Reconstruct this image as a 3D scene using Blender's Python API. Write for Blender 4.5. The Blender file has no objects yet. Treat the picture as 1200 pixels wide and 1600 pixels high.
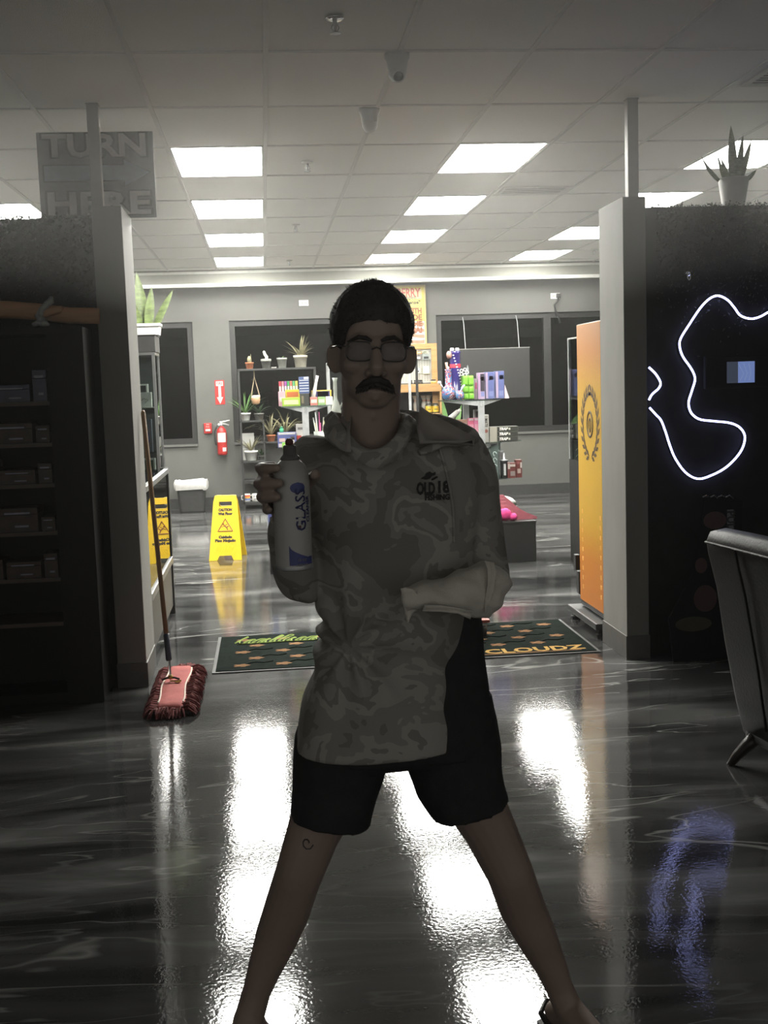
import bpy, bmesh, math, random
from mathutils import Vector, Matrix, noise
from mathutils.bvhtree import BVHTree
random.seed(7)
S = bpy.context.scene
COL = S.collection
PI = math.pi

# ------------------------------------------------------------------ camera
FPX, PITCH, YAW, ROLL, CZ = 1829.6, .1089, .0973, -.0328, 1.55
FW = Vector((math.sin(YAW)*math.cos(PITCH), math.cos(YAW)*math.cos(PITCH), -math.sin(PITCH)))
R0 = Vector((math.cos(YAW), -math.sin(YAW), 0)); U0 = R0.cross(FW)
RT = math.cos(ROLL)*R0 + math.sin(ROLL)*U0
UP = -math.sin(ROLL)*R0 + math.cos(ROLL)*U0
cam = bpy.data.cameras.new('camera')
cam.sensor_fit = 'VERTICAL'; cam.sensor_height = 36; cam.lens = FPX/1600*36
cam.clip_start = .05; cam.clip_end = 200
camo = bpy.data.objects.new('camera', cam); COL.objects.link(camo)
m = Matrix.Identity(4)
for i in range(3):
    m[i][0], m[i][1], m[i][2] = RT[i], UP[i], -FW[i]
m[2][3] = CZ
camo.matrix_world = m
S.camera = camo

# ------------------------------------------------------------------ world, light level, exposure
S.view_settings.view_transform = 'Standard'; S.view_settings.look = 'None'
S.view_settings.gamma = 1; S.view_settings.use_curve_mapping = False
S.view_settings.exposure = 0.58
PANEL = 42.0            # emission of the ceiling light diffusers
W = bpy.data.worlds.new('night'); S.world = W; W.use_nodes = True
W.node_tree.nodes['Background'].inputs[0].default_value = (1, .97, .92, 1)
W.node_tree.nodes['Background'].inputs[1].default_value = .25  # uniform fill level, brighter than night, reaching the lounge through its open rear
try:
    S.cycles.use_denoising = True
    S.cycles.denoiser = 'OPENIMAGEDENOISE'
    S.cycles.max_bounces = 8; S.cycles.diffuse_bounces = 4; S.cycles.glossy_bounces = 4
    S.cycles.transparent_max_bounces = 16
    S.cycles.caustics_reflective = False; S.cycles.caustics_refractive = False
    S.cycles.sample_clamp_indirect = 4.0
except Exception:
    pass

# ------------------------------------------------------------------ helpers: measuring
def at(px, py, Y):
    """world point at distance Y down the hall that was measured at this spot of the photograph"""
    d = RT*((px-600)/FPX) + UP*((800-py)/FPX) + FW
    k = Y/d.y
    return Vector((d.x*k, Y, CZ+d.z*k))
def onfloor(px, py):
    d = RT*((px-600)/FPX) + UP*((800-py)/FPX) + FW
    k = -CZ/d.z
    return Vector((d.x*k, d.y*k, 0))
def rect(x0, y0, x1, y1, Y):
    c = at((x0+x1)/2, (y0+y1)/2, Y)
    s = (c-Vector((0, 0, CZ))).dot(FW)/FPX
    return c.x-(x1-x0)*s/2, c.x+(x1-x0)*s/2, c.z-(y1-y0)*s/2, c.z+(y1-y0)*s/2

# ------------------------------------------------------------------ helpers: materials
MATS = {}
def nd(t, kind, **kw):
    n = t.nodes.new(kind)
    for k, v in kw.items(): setattr(n, k, v)
    return n
def M(name, col, rough=.5, metal=0, var=.12, scale=20, bump=0, spec=None, emit=None, es=0, coat=0, stretch=(1, 1, 1)):
    if name in MATS: return MATS[name]
    a = bpy.data.materials.new(name); a.use_nodes = True; t = a.node_tree
    b = t.nodes['Principled BSDF']
    tc = nd(t, 'ShaderNodeTexCoord'); mp = nd(t, 'ShaderNodeMapping'); mp.inputs['Scale'].default_value = stretch
    no = nd(t, 'ShaderNodeTexNoise'); no.inputs['Scale'].default_value = scale; no.inputs['Detail'].default_value = 3
    t.links.new(tc.outputs['Object'], mp.inputs[0]); t.links.new(mp.outputs[0], no.inputs['Vector'])
    r = nd(t, 'ShaderNodeValToRGB')
    r.color_ramp.elements[0].position = .3; r.color_ramp.elements[1].position = .7
    r.color_ramp.elements[0].color = tuple(c*(1-var) for c in col)+(1,)
    r.color_ramp.elements[1].color = tuple(min(1, c*(1+var)) for c in col)+(1,)
    t.links.new(no.outputs['Fac'], r.inputs[0]); t.links.new(r.outputs[0], b.inputs['Base Color'])
    b.inputs['Roughness'].default_value = rough; b.inputs['Metallic'].default_value = metal
    if spec is not None: b.inputs['Specular IOR Level'].default_value = spec
    if coat: b.inputs['Coat Weight'].default_value = coat; b.inputs['Coat Roughness'].default_value = .05
    if emit: b.inputs['Emission Color'].default_value = tuple(emit)+(1,); b.inputs['Emission Strength'].default_value = es
    if bump:
        bp = nd(t, 'ShaderNodeBump'); bp.inputs['Strength'].default_value = bump; bp.inputs['Distance'].default_value = .01
        t.links.new(no.outputs['Fac'], bp.inputs['Height']); t.links.new(bp.outputs[0], b.inputs['Normal'])
    MATS[name] = a
    return a
def glass(name, tint=(.9, .95, .93), ior=1.5, rough=.01):
    if name in MATS: return MATS[name]
    a = bpy.data.materials.new(name); a.use_nodes = True; t = a.node_tree
    t.nodes.remove(t.nodes['Principled BSDF'])
    tr = nd(t, 'ShaderNodeBsdfTransparent'); tr.inputs[0].default_value = tuple(tint)+(1,)
    gl = nd(t, 'ShaderNodeBsdfGlossy'); gl.inputs['Roughness'].default_value = rough
    fr = nd(t, 'ShaderNodeFresnel'); fr.inputs[0].default_value = ior
    mx = nd(t, 'ShaderNodeMixShader')
    t.links.new(fr.outputs[0], mx.inputs[0]); t.links.new(tr.outputs[0], mx.inputs[1]); t.links.new(gl.outputs[0], mx.inputs[2])
    t.links.new(mx.outputs[0], t.nodes['Material Output'].inputs[0])
    MATS[name] = a
    return a
def emission(name, col, s):
    if name in MATS: return MATS[name]
    a = bpy.data.materials.new(name); a.use_nodes = True; t = a.node_tree
    t.nodes.remove(t.nodes['Principled BSDF'])
    e = nd(t, 'ShaderNodeEmission'); e.inputs[0].default_value = tuple(col)+(1,); e.inputs[1].default_value = s
    t.links.new(e.outputs[0], t.nodes['Material Output'].inputs[0])
    MATS[name] = a
    return a
def ramp_mat(name, stops, scale, rough=.8, detail=2, dist=0, constant=True, stretch=(1, 1, 1), bump=0, bumpscale=200):
    """patches of several colours (camouflage, wood, swirls)"""
    if name in MATS: return MATS[name]
    a = bpy.data.materials.new(name); a.use_nodes = True; t = a.node_tree; b = t.nodes['Principled BSDF']
    tc = nd(t, 'ShaderNodeTexCoord'); mp = nd(t, 'ShaderNodeMapping'); mp.inputs['Scale'].default_value = stretch
    no = nd(t, 'ShaderNodeTexNoise'); no.inputs['Scale'].default_value = scale; no.inputs['Detail'].default_value = detail
    no.inputs['Distortion'].default_value = dist
    t.links.new(tc.outputs['Object'], mp.inputs[0]); t.links.new(mp.outputs[0], no.inputs['Vector'])
    r = nd(t, 'ShaderNodeValToRGB'); cr = r.color_ramp
    if constant: cr.interpolation = 'CONSTANT'
    while len(cr.elements) < len(stops): cr.elements.new(.5)
    for e, (p, c) in zip(cr.elements, stops): e.position = p; e.color = tuple(c)+(1,)
    t.links.new(no.outputs['Fac'], r.inputs[0]); t.links.new(r.outputs[0], b.inputs['Base Color'])
    b.inputs['Roughness'].default_value = rough
    if bump:
        n2 = nd(t, 'ShaderNodeTexNoise'); n2.inputs['Scale'].default_value = bumpscale
        t.links.new(tc.outputs['Object'], n2.inputs['Vector'])
        bp = nd(t, 'ShaderNodeBump'); bp.inputs['Strength'].default_value = bump; bp.inputs['Distance'].default_value = .003
        t.links.new(n2.outputs['Fac'], bp.inputs['Height']); t.links.new(bp.outputs[0], b.inputs['Normal'])
    MATS[name] = a
    return a

# ------------------------------------------------------------------ helpers: meshes and objects
class MB:
    def __init__(s): s.bm = bmesh.new(); s.mi = 0
    def _f(s, vs):
        try:
            f = s.bm.faces.new(vs); f.material_index = s.mi; return f
        except ValueError: return None
    def box(s, x0, x1, y0, y1, z0, z1, bev=0, rot=None, piv=None):
        vs = [s.bm.verts.new(p) for p in ((x0,y0,z0),(x1,y0,z0),(x1,y1,z0),(x0,y1,z0),(x0,y0,z1),(x1,y0,z1),(x1,y1,z1),(x0,y1,z1))]
        fs = [s._f([vs[i] for i in q]) for q in ((3,2,1,0),(4,5,6,7),(0,1,5,4),(1,2,6,5),(2,3,7,6),(3,0,4,7))]
        if bev:
            es = list({e for f in fs for e in f.edges})
            r = bmesh.ops.bevel(s.bm, geom=es, offset=bev, segments=2, profile=.6, affect='EDGES')
            for f in r['faces']: f.material_index = s.mi
            vs = list({v for f in r['faces'] for v in f.verts} | {v for v in vs if v.is_valid})
        if rot:
            p = Vector(piv) if piv else Vector(((x0+x1)/2, (y0+y1)/2, (z0+z1)/2))
            for v in vs: v.co = p + rot @ (v.co-p)
        return s
    def ring(s, pts): return [s.bm.verts.new(p) for p in pts]
    def loft(s, rings, cap=True, closed=True):
        rs = [s.ring(r) for r in rings]; n = len(rs[0])
        for a, b in zip(rs, rs[1:]):
            for i in range(n if closed else n-1):
                j = (i+1) % n
                s._f([a[i], a[j], b[j], b[i]])
        if cap and closed:
            s._f(list(reversed(rs[0]))); s._f(rs[-1])
        return s
    def tube(s, pts, rad, seg=8, flat=1.0, flatdir=None):
        pts = [Vector(p) for p in pts]
        if not hasattr(rad, '__len__'): rad = [rad]*len(pts)
        rings = []; nrm = None
        for i, p in enumerate(pts):
            d = (pts[min(i+1, len(pts)-1)]-pts[max(i-1, 0)]).normalized()
            if nrm is None:
                nrm = Vector(flatdir) if flatdir else d.orthogonal()
            nrm = (nrm-d*nrm.dot(d))
            nrm = nrm.normalized() if nrm.length > 1e-6 else d.orthogonal().normalized()
            bi = d.cross(nrm)
            rings.append([p+(nrm*math.cos(a)*flat+bi*math.sin(a))*rad[i] for a in [2*PI*k/seg for k in range(seg)]])
        return s.loft(rings)
    def lathe(s, prof, c, seg=16, axis='Z', cap=True):
        c = Vector(c); rings = []
        for r, h in prof:
            ring = []
            for k in range(seg):
                a = 2*PI*k/seg
                if axis == 'Z': ring.append(c+Vector((r*math.cos(a), r*math.sin(a), h)))
                elif axis == 'Y': ring.append(c+Vector((r*math.cos(a), h, r*math.sin(a))))
                else: ring.append(c+Vector((h, r*math.cos(a), r*math.sin(a))))
            rings.append(ring)
        return s.loft(rings, cap)
    def ell(s, c, r, seg=16, rot=None):
        c = Vector(c); rings = []
        for i in range(1, seg//2):
            t = PI*i/(seg//2)-PI/2
            ring = []
            for k in range(seg):
                a = 2*PI*k/seg
                p = Vector((r[0]*math.cos(t)*math.cos(a), r[1]*math.cos(t)*math.sin(a), r[2]*math.sin(t)))
                ring.append(c+(rot @ p if rot else p))
            rings.append(ring)
        return s.loft(rings)
    def prism(s, poly, y0, y1, rot=None, piv=None):      # polygon in x,z pushed along y
        a = [Vector((x, y0, z)) for x, z in poly]; b = [Vector((x, y1, z)) for x, z in poly]
        if rot:
            p = Vector(piv); a = [p+rot@(v-p) for v in a]; b = [p+rot@(v-p) for v in b]
        return s.loft([a, b])
    def chain(s, pts, rad, seg=14):                       # tapered limb with round joints
        for i in range(len(pts)):
            s.ell(pts[i], (rad[i],)*3, 14)
            if i: s.tube([pts[i-1], pts[i]], [rad[i-1], rad[i]], seg)
        return s
    def build(s, name, mats, parent=None, smooth=False, me=None):
        if me is None:
            bmesh.ops.recalc_face_normals(s.bm, faces=s.bm.faces)
            me = bpy.data.meshes.new(name); s.bm.to_mesh(me); s.bm.free()
        if not isinstance(mats, (list, tuple)): mats = [mats]
        me.materials.clear()
        for x in mats: me.materials.append(x)
        if smooth:
            for p in me.polygons: p.use_smooth = True
        o = bpy.data.objects.new(name, me); COL.objects.link(o)
        if parent is not None:
            org = Vector((0, 0, 0)); q = parent
            while q: org += q.location; q = q.parent
            me.transform(Matrix.Translation(-org)); o.parent = parent
        elif len(me.vertices):
            xs = [v.co for v in me.vertices]
            c = Vector(((min(v.x for v in xs)+max(v.x for v in xs))/2, (min(v.y for v in xs)+max(v.y for v in xs))/2, min(v.z for v in xs)))
            me.transform(Matrix.Translation(-c)); o.location = c
        return o
def tag(o, label, cat, group=None):
    o['label'] = label; o['category'] = cat
    if group: o['group'] = group
    return o
def thing(name, label, cat, loc, group=None):
    o = bpy.data.objects.new(name, None); COL.objects.link(o); o.location = loc; o.empty_display_size = .05
    return tag(o, label, cat, group)
def struct(o, label=None):
    o['kind'] = 'structure'
    if label: o['label'] = label
    return o
def stuff(o): o['kind'] = 'stuff'; return o
def dup(root, delta, label=None, rotz=0):
    r = root.copy(); COL.objects.link(r); r.location = root.location+Vector(delta)
    r.rotation_euler = (0, 0, rotz)
    if label: r['label'] = label
    for ch in root.children:
        c = ch.copy(); COL.objects.link(c); c.parent = r
        for g in ch.children:
            d = g.copy(); COL.objects.link(d); d.parent = c
    return r
def remesh(mb, voxel, smooth=4, fac=.5):
    bmesh.ops.recalc_face_normals(mb.bm, faces=mb.bm.faces)
    me = bpy.data.meshes.new('tmp'); mb.bm.to_mesh(me); mb.bm.free()
    o = bpy.data.objects.new('tmp', me); COL.objects.link(o)
    r = o.modifiers.new('r', 'REMESH'); r.mode = 'VOXEL'; r.voxel_size = voxel
    if smooth:
        q = o.modifiers.new('s', 'SMOOTH'); q.factor = fac; q.iterations = smooth
    dg = bpy.context.evaluated_depsgraph_get()
    me2 = bpy.data.meshes.new_from_object(o.evaluated_get(dg))
    bpy.data.objects.remove(o); bpy.data.meshes.remove(me)
    return me2
FACE = Matrix.Rotation(PI/2, 3, 'X')                       # writing upright, facing the camera side
def text(s, size, loc, mat, parent, name='lettering', rot=FACE, align='CENTER', ext=.0008, bold=0, shear=0, sx=1, bvh=None, width=None):
    cu = bpy.data.curves.new('t', 'FONT'); cu.body = s; cu.size = size; cu.align_x = align; cu.align_y = 'CENTER'
    cu.extrude = ext; cu.offset = bold; cu.shear = shear; cu.resolution_u = 2
    o = bpy.data.objects.new('t', cu); COL.objects.link(o)
    dg = bpy.context.evaluated_depsgraph_get()
    me = bpy.data.meshes.new_from_object(o.evaluated_get(dg))
    bpy.data.objects.remove(o); bpy.data.curves.remove(cu)
    if width and len(me.vertices):
        w = max(v.co.x for v in me.vertices)-min(v.co.x for v in me.vertices)
        sx = width/w if w else 1
    for v in me.vertices:
        c = Vector((v.co.x*sx, v.co.y, v.co.z))
        v.co = rot @ c + Vector(loc)
    if bvh:
        for v in me.vertices:
            h = bvh.ray_cast(Vector((v.co.x, v.co.y-1, v.co.z)), Vector((0, 1, 0)))
            if h[0]: v.co.y = h[0].y-.002+(v.co.y-loc[1])*.5
    me.name = name
    return MB().build(name, mat, parent, me=me)

def smooth_path(P, n=6):
    out = []
    for i in range(len(P)-1):
        p0, p1, p2, p3 = P[max(i-1, 0)], P[i], P[i+1], P[min(i+2, len(P)-1)]
        for k in range(n):
            u = k/n
            out.append(.5*((2*p1)+(p2-p0)*u+(2*p0-5*p1+4*p2-p3)*u*u+(3*p1-p0-3*p2+p3)*u**3))
    out.append(P[-1]); return out
# ------------------------------------------------------------------ materials used all over
white_paint = M('white_paint', (.62, .62, .58), .7, var=.05)
tile_m = M('ceiling_tile', (.84, .84, .80), .95, var=.08, scale=260, bump=.5)
grid_m = M('ceiling_grid', (.62, .62, .59), .6, var=.04)
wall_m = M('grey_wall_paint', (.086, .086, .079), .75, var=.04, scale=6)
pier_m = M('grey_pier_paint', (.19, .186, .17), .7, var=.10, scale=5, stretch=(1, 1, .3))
dark_m = M('charcoal_panel', (.010, .010, .0095), .85, var=.25, scale=14, spec=.2)
base_m = M('black_baseboard', (.03, .03, .03), .5)
black_m = M('black_metal', (.015, .015, .015), .4, var=.2)
blackp = M('black_plastic', (.02, .02, .02), .5, var=.2)
alu = M('aluminium', (.62, .63, .63), .3, 1, var=.05)
steel = M('brushed_steel', (.40, .41, .41), .38, .45, var=.1)
chrome = M('chrome', (.8, .8, .8), .12, 1, var=.02)
white_p = M('white_plastic', (.58, .58, .55), .45, var=.04)
paper = M('white_card', (.55, .54, .50), .7, var=.05)
clear = glass('clear_glass')
shelf_glass = glass('shelf_glass', (.72, .84, .8), 1.7)
window_glass = glass('night_tint_glass', (.06, .06, .06), 1.3)  # panes tinted near black to hide the raised world fill behind them
ink = M('black_ink', (.012, .012, .012), .6)
red_p = M('red_paint', (.34, .02, .018), .4, var=.1)
yellow_p = M('yellow_plastic', (.72, .47, .012), .45, var=.06, scale=30)
wood_m = ramp_mat('pine_wood', [(.3, (.29, .155, .05)), (.7, (.36, .21, .08))], 6, .55, 4, .6, False, (1, 1, 6))
terra = M('terracotta', (.34, .11, .045), .8, var=.15)
leaf_g = M('leaf_green', (.09, .19, .05), .5, var=.4, scale=12)
leaf_d = M('leaf_dark', (.035, .07, .03), .5, var=.4, scale=12)
leaf_y = M('leaf_margin', (.55, .58, .14), .5, var=.15)
leaf_p = M('leaf_pale', (.20, .185, .105), .6, var=.4, scale=14)
soil = M('soil', (.03, .02, .013), .95, var=.4, scale=80)
moss_m = M('moss_green', (.06, .063, .05), .95, var=.5, scale=60)

# ------------------------------------------------------------------ floor
def floor_mat():
    a = bpy.data.materials.new('polished_marbled_epoxy'); a.use_nodes = True; t = a.node_tree; b = t.nodes['Principled BSDF']
    tc = nd(t, 'ShaderNodeTexCoord')
    mp = nd(t, 'ShaderNodeMapping'); mp.inputs['Scale'].default_value = (.42, 1.9, 1); mp.inputs['Rotation'].default_value = (0, 0, .12)
    t.links.new(tc.outputs['Object'], mp.inputs[0])
    n1 = nd(t, 'ShaderNodeTexNoise'); n1.inputs['Scale'].default_value = 1.3; n1.inputs['Detail'].default_value = 6; n1.inputs['Distortion'].default_value = 1.1
    t.links.new(mp.outputs[0], n1.inputs['Vector'])
    r1 = nd(t, 'ShaderNodeValToRGB'); cr = r1.color_ramp
    cr.elements[0].position = .36; cr.elements[0].color = (.014, .014, .0145, 1)
    cr.elements[1].position = .78; cr.elements[1].color = (.20, .20, .195, 1)
    e = cr.elements.new(.52); e.color = (.045, .045, .045, 1)
    e = cr.elements.new(.62); e.color = (.08, .08, .079, 1)
    t.links.new(n1.outputs['Fac'], r1.inputs[0])
    n2 = nd(t, 'ShaderNodeTexNoise'); n2.inputs['Scale'].default_value = .9; n2.inputs['Detail'].default_value = 3; n2.inputs['Distortion'].default_value = 2.4
    t.links.new(mp.outputs[0], n2.inputs['Vector'])
    r2 = nd(t, 'ShaderNodeValToRGB'); cr = r2.color_ramp
    cr.elements[0].position = .485; cr.elements[0].color = (0, 0, 0, 1)
    cr.elements[1].position = .515; cr.elements[1].color = (0, 0, 0, 1)
    e = cr.elements.new(.5); e.color = (1, 1, 1, 1)
    t.links.new(n2.outputs['Fac'], r2.inputs[0])
    n4 = nd(t, 'ShaderNodeTexNoise'); n4.inputs['Scale'].default_value = .8; t.links.new(tc.outputs['Object'], n4.inputs['Vector'])
    mm = nd(t, 'ShaderNodeMath', operation='MULTIPLY'); r4 = nd(t, 'ShaderNodeValToRGB'); r4.color_ramp.elements[0].position = .48; r4.color_ramp.elements[1].position = .68
    r4.color_ramp.elements[0].color = (.06, .06, .06, 1); r4.color_ramp.elements[1].color = (.8, .8, .8, 1); t.links.new(n4.outputs['Fac'], r4.inputs[0])
    t.links.new(r2.outputs[0], mm.inputs[0]); t.links.new(r4.outputs[0], mm.inputs[1])
    mx = nd(t, 'ShaderNodeMix', data_type='RGBA'); mx.inputs[7].default_value = (.42, .42, .40, 1)
    t.links.new(mm.outputs[0], mx.inputs[0]); t.links.new(r1.outputs[0], mx.inputs[6]); t.links.new(mx.outputs[2], b.inputs['Base Color'])
    b.inputs['Roughness'].default_value = .06; b.inputs['IOR'].default_value = 1.38
    n3 = nd(t, 'ShaderNodeTexNoise'); n3.inputs['Scale'].default_value = 80; n3.inputs['Detail'].default_value = 2
    t.links.new(tc.outputs['Object'], n3.inputs['Vector'])
    n5 = nd(t, 'ShaderNodeTexNoise'); n5.inputs['Scale'].default_value = 7; t.links.new(tc.outputs['Object'], n5.inputs['Vector'])
    b1 = nd(t, 'ShaderNodeBump'); b1.inputs['Strength'].default_value = .115; b1.inputs['Distance'].default_value = .0025
    b2 = nd(t, 'ShaderNodeBump'); b2.inputs['Strength'].default_value = .03; b2.inputs['Distance'].default_value = .01
    t.links.new(n3.outputs['Fac'], b1.inputs['Height']); t.links.new(n5.outputs['Fac'], b2.inputs['Height'])
    t.links.new(b1.outputs[0], b2.inputs['Normal']); t.links.new(b2.outputs[0], b.inputs['Normal'])
    return a
XL, XR, YB, YF, HC = -6.2, 8.2, 15.5, -3.0, 3.055
f = MB().box(XL, XR, YF, YB+.4, -.1, 0).build('floor', floor_mat())
struct(f, 'dark polished epoxy floor with pale grey marbled streaks')

# ------------------------------------------------------------------ ceiling: grid, tiles, lights
TX, TY, GX, GY = .61, 1.0426, .0679, 5.4916
ce = bpy.data.objects.new('ceiling', None); COL.objects.link(ce); ce.location = (0, 0, HC)
struct(ce, 'suspended ceiling of pale tiles in a metal grid')
g = MB()
for i in range(-11, 14):
    g.box(GX+i*TX-.012, GX+i*TX+.012, YF, 15.2, HC-.004, HC+.03)
for j in range(-8, 10):
    g.box(XL, XR, GY+j*TY-.012, GY+j*TY+.012, HC-.0035, HC+.028)
g.build('ceiling_grid', grid_m, ce)
MB().box(XL, XR, YF, YB+.4, HC+.12, HC+.2).build('ceiling_deck', dark_m, ce)
tm = None
light_cells = [(c, r) for c in (-4, -1, 2, 5) for r in (2, 4, 6, 8)]
nt = 0
far_tiles = MB()
for j in range(-8, 10):
    for i in range(-11, 13):
        if (i, j) in light_cells: continue
        x, y = GX+(i+.5)*TX, GY+(j+.5)*TY
        y1 = min(y+TY/2, 15.2)
        if -1 <= j and (-7 <= i <= 8) or (j == -2 and -5 <= i <= 6):
            if tm is None:
                b = MB().box(-TX/2+.011, TX/2-.011, -TY/2+.011, TY/2-.011, 0, .016, .003)
                bmesh.ops.recalc_face_normals(b.bm, faces=b.bm.faces)
                tm = bpy.data.meshes.new('tile'); b.bm.to_mesh(tm); b.bm.free(); tm.materials.append(tile_m)
            o = bpy.data.objects.new('tile', tm); COL.objects.link(o); o.parent = ce
            o.location = (x, y, .0005+random.random()*.003)
            o.rotation_euler = (random.uniform(-.002, .002), random.uniform(-.004, .004), 0)
            if y+TY/2 > 15.2: o.scale = (1, (15.2-(y-TY/2))/TY, 1); o.location.y = (y-TY/2+15.2)/2
            nt += 1
        else:
            far_tiles.box(x-TX/2+.011, x+TX/2-.011, y-TY/2+.011, y1-.011, HC+.002, HC+.018)
stuff(far_tiles.build('outer_tiles', tile_m, ce))
diff = emission('light_diffuser', (1.0, .99, .92), PANEL)
lt = None
COLN = {-4: 'column behind the far left partition', -1: 'column left of the man', 2: 'column right of the man', 5: 'column at the right above the potted plant'}
ROWN = {2: 'nearest of four', 4: 'second of four', 6: 'third of four', 8: 'farthest of four'}
for (i, j) in light_cells:
    x, y = GX+(i+.5)*TX, GY+(j+.5)*TY
    lab = 'white ceiling light panel, '+ROWN[j]+' in the '+COLN[i].replace('column at the right above the potted plant', 'column by the potted plant').replace('column behind the far left partition', 'column over the left partition')
    if lt is None:
        lt = thing('ceiling_light', lab, 'light', (x, y, HC), 'ceiling light panels')
        fr = MB()
        for a, bb, c, d in ((-.5, .5, -.5, -.475), (-.5, .5, .475, .5)):
            fr.box(x+a*TX+.013, x+bb*TX-.013, y+c*TY+.013*(c < 0), y+d*TY-.013*(d > 0), HC-.002, HC+.05)
        for a, bb in ((-.5, -.46), (.46, .5)):
            fr.box(x+a*TX+.013*(a < 0), x+bb*TX-.013*(bb > 0), y-.475*TY, y+.475*TY, HC-.002, HC+.05)
        fr.build('frame', white_paint, lt)
        MB().box(x-.46*TX, x+.46*TX, y-.475*TY, y+.475*TY, HC+.006, HC+.03).build('diffuser', diff, lt)
    else:
        x0, y0 = lt.location.x, lt.location.y
        dup(lt, (x-x0, y-y0, 0), lab)

# ------------------------------------------------------------------ back wall with windows, soffit, baseboard
zt, zb = at(370, 501, YB).z, at(372, 691, YB).z
wins = [(at(140, 600, YB).x, at(305, 600, YB).x), (at(362, 600, YB).x, at(575, 600, YB).x), (at(684, 600, YB).x, at(1060, 600, YB).x)]
wb = MB()
wb.box(XL, XR, YB, YB+.2, 0, zb); wb.box(XL, XR, YB, YB+.2, zt, HC+.1)
xs = [XL]+[v for w in wins for v in w]+[XR]
for k in range(0, len(xs), 2): wb.box(xs[k], xs[k+1], YB, YB+.2, zb, zt)
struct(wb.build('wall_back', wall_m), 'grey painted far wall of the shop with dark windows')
frame_m = M('dark_window_frame', (.014, .014, .013), .45, var=.1)
for n, (a, b) in enumerate(wins):
    fr = MB(); t = .07
    fr.box(a, a+t, YB+.03, YB+.15, zb, zt); fr.box(b-t, b, YB+.03, YB+.15, zb, zt)
    fr.box(a+t, b-t, YB+.03, YB+.15, zb, zb+t); fr.box(a+t, b-t, YB+.03, YB+.15, zt-t, zt)
    o = struct(fr.build('window_%d' % (n+1), frame_m), ['dark framed night window behind the glass tower case', 'dark framed night window behind the plant rack', 'wide dark framed night window at the right of the far wall'][n])
    ml = [at(857, 600, YB).x] if n == 2 else []
    for x in ml: MB().box(x-.05, x+.05, YB+.02, YB+.15, zb+t, zt-t).build('mullion', frame_m, o)
    e = [a+t]+[v for x in ml for v in (x-.05, x+.05)]+[b-t]
    for k in range(0, len(e), 2):
        MB().box(e[k]+.001, e[k+1]-.001, YB+.08, YB+.09, zb+t+.001, zt-t-.001).build('pane', window_glass, o)
    MB().box(a, b, YB-.03, YB+.03, zb-.03, zb).build('window_sill', wall_m, o)
so = MB().box(XL, XR, 15.2, YB, HC-.2, HC+.03)
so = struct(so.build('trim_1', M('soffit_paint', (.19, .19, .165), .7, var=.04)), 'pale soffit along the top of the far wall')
MB().box(XL, XR, 15.17, 15.2, HC-.215, HC-.17, .006).build('molding', white_paint, so)
MB().box(XL, XR, 15.185, 15.2, HC-.05, HC-.02).build('molding', white_paint, so)
struct(MB().box(XL, XR, YB-.02, YB, 0, .14).build('baseboard_back', base_m))
struct(MB().box(XL-.1, XL, YF, YB+.2, 0, HC+.1).build('wall_west', M('white_wall', (.72, .72, .68), .8, var=.03)))  # unseen side walls, made white to bounce light onto the ceiling
struct(MB().box(XR, XR+.1, YF, YB+.2, 0, HC+.1).build('wall_east', M('white_wall', (.72, .72, .68), .8, var=.03)))

# ------------------------------------------------------------------ partitions, piers, posts
PY, PH, PT = 6.16, 2.49, .45
PXL, PXR = -.684, 1.92
wl = struct(MB().box(XL, PXL-.15, PY+.05, PY+.3, 0, PH-.05).build('wall_left', dark_m), 'dark left partition with a mossy top edge')
wr = struct(MB().box(PXR+.125, XR, PY+.05, PY+.3, 0, PH-.05).build('wall_right', dark_m), 'dark right partition with a mossy top edge and light tubes')
def moss(parent, x0, x1):
    b = MB(); rnd = random.Random(3)
    for k in range(7000):
        x = rnd.uniform(x0, x1)
        if rnd.random() < .3: y, z = rnd.uniform(PY+.05, PY+.3), PH-.055+abs(rnd.gauss(0, .014))
        else: y, z = PY+.05-rnd.random()*.012, PH-.05-abs(rnd.gauss(0, .24))
        s = rnd.uniform(.006, .016); d = Vector((rnd.gauss(0, 1), rnd.gauss(0, 1), rnd.gauss(.3, 1))).normalized(); e = d.orthogonal().normalized()*s*.5
        c = Vector((x, y, z)); v = [b.bm.verts.new(q) for q in (c-e, c+d*s-e*.3, c+d*s*1.3+e*.2, c+e)]
        b._f(v)
    stuff(b.build('moss', moss_m, parent))
moss(wl, -2.4, PXL-.16); moss(wr, PXR+.2, 3.6)
def pier(name, x0, x1, lab):
    b = MB().box(x0, x1, PY, PY+PT, 0, PH, .004)
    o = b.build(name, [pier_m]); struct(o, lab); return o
pl = pier('wall_left_end', PXL-.15, PXL, 'grey end post of the left partition')
pr = pier('wall_right_end', PXR, PXR+.125, 'grey end post of the right partition')
base_g = M('grey_vinyl_base', (.085, .082, .075), .5, var=.1)
for o, x0, x1 in ((pl, PXL-.154, PXL+.006), (pr, PXR-.006, PXR+.129)):
    MB().box(x0, x1, PY-.006, PY+PT+.006, 0, .13, .002).build('baseboard', base_g, o)
post_m = M('post_paint', (.30, .29, .27), .55, var=.08)
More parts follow.
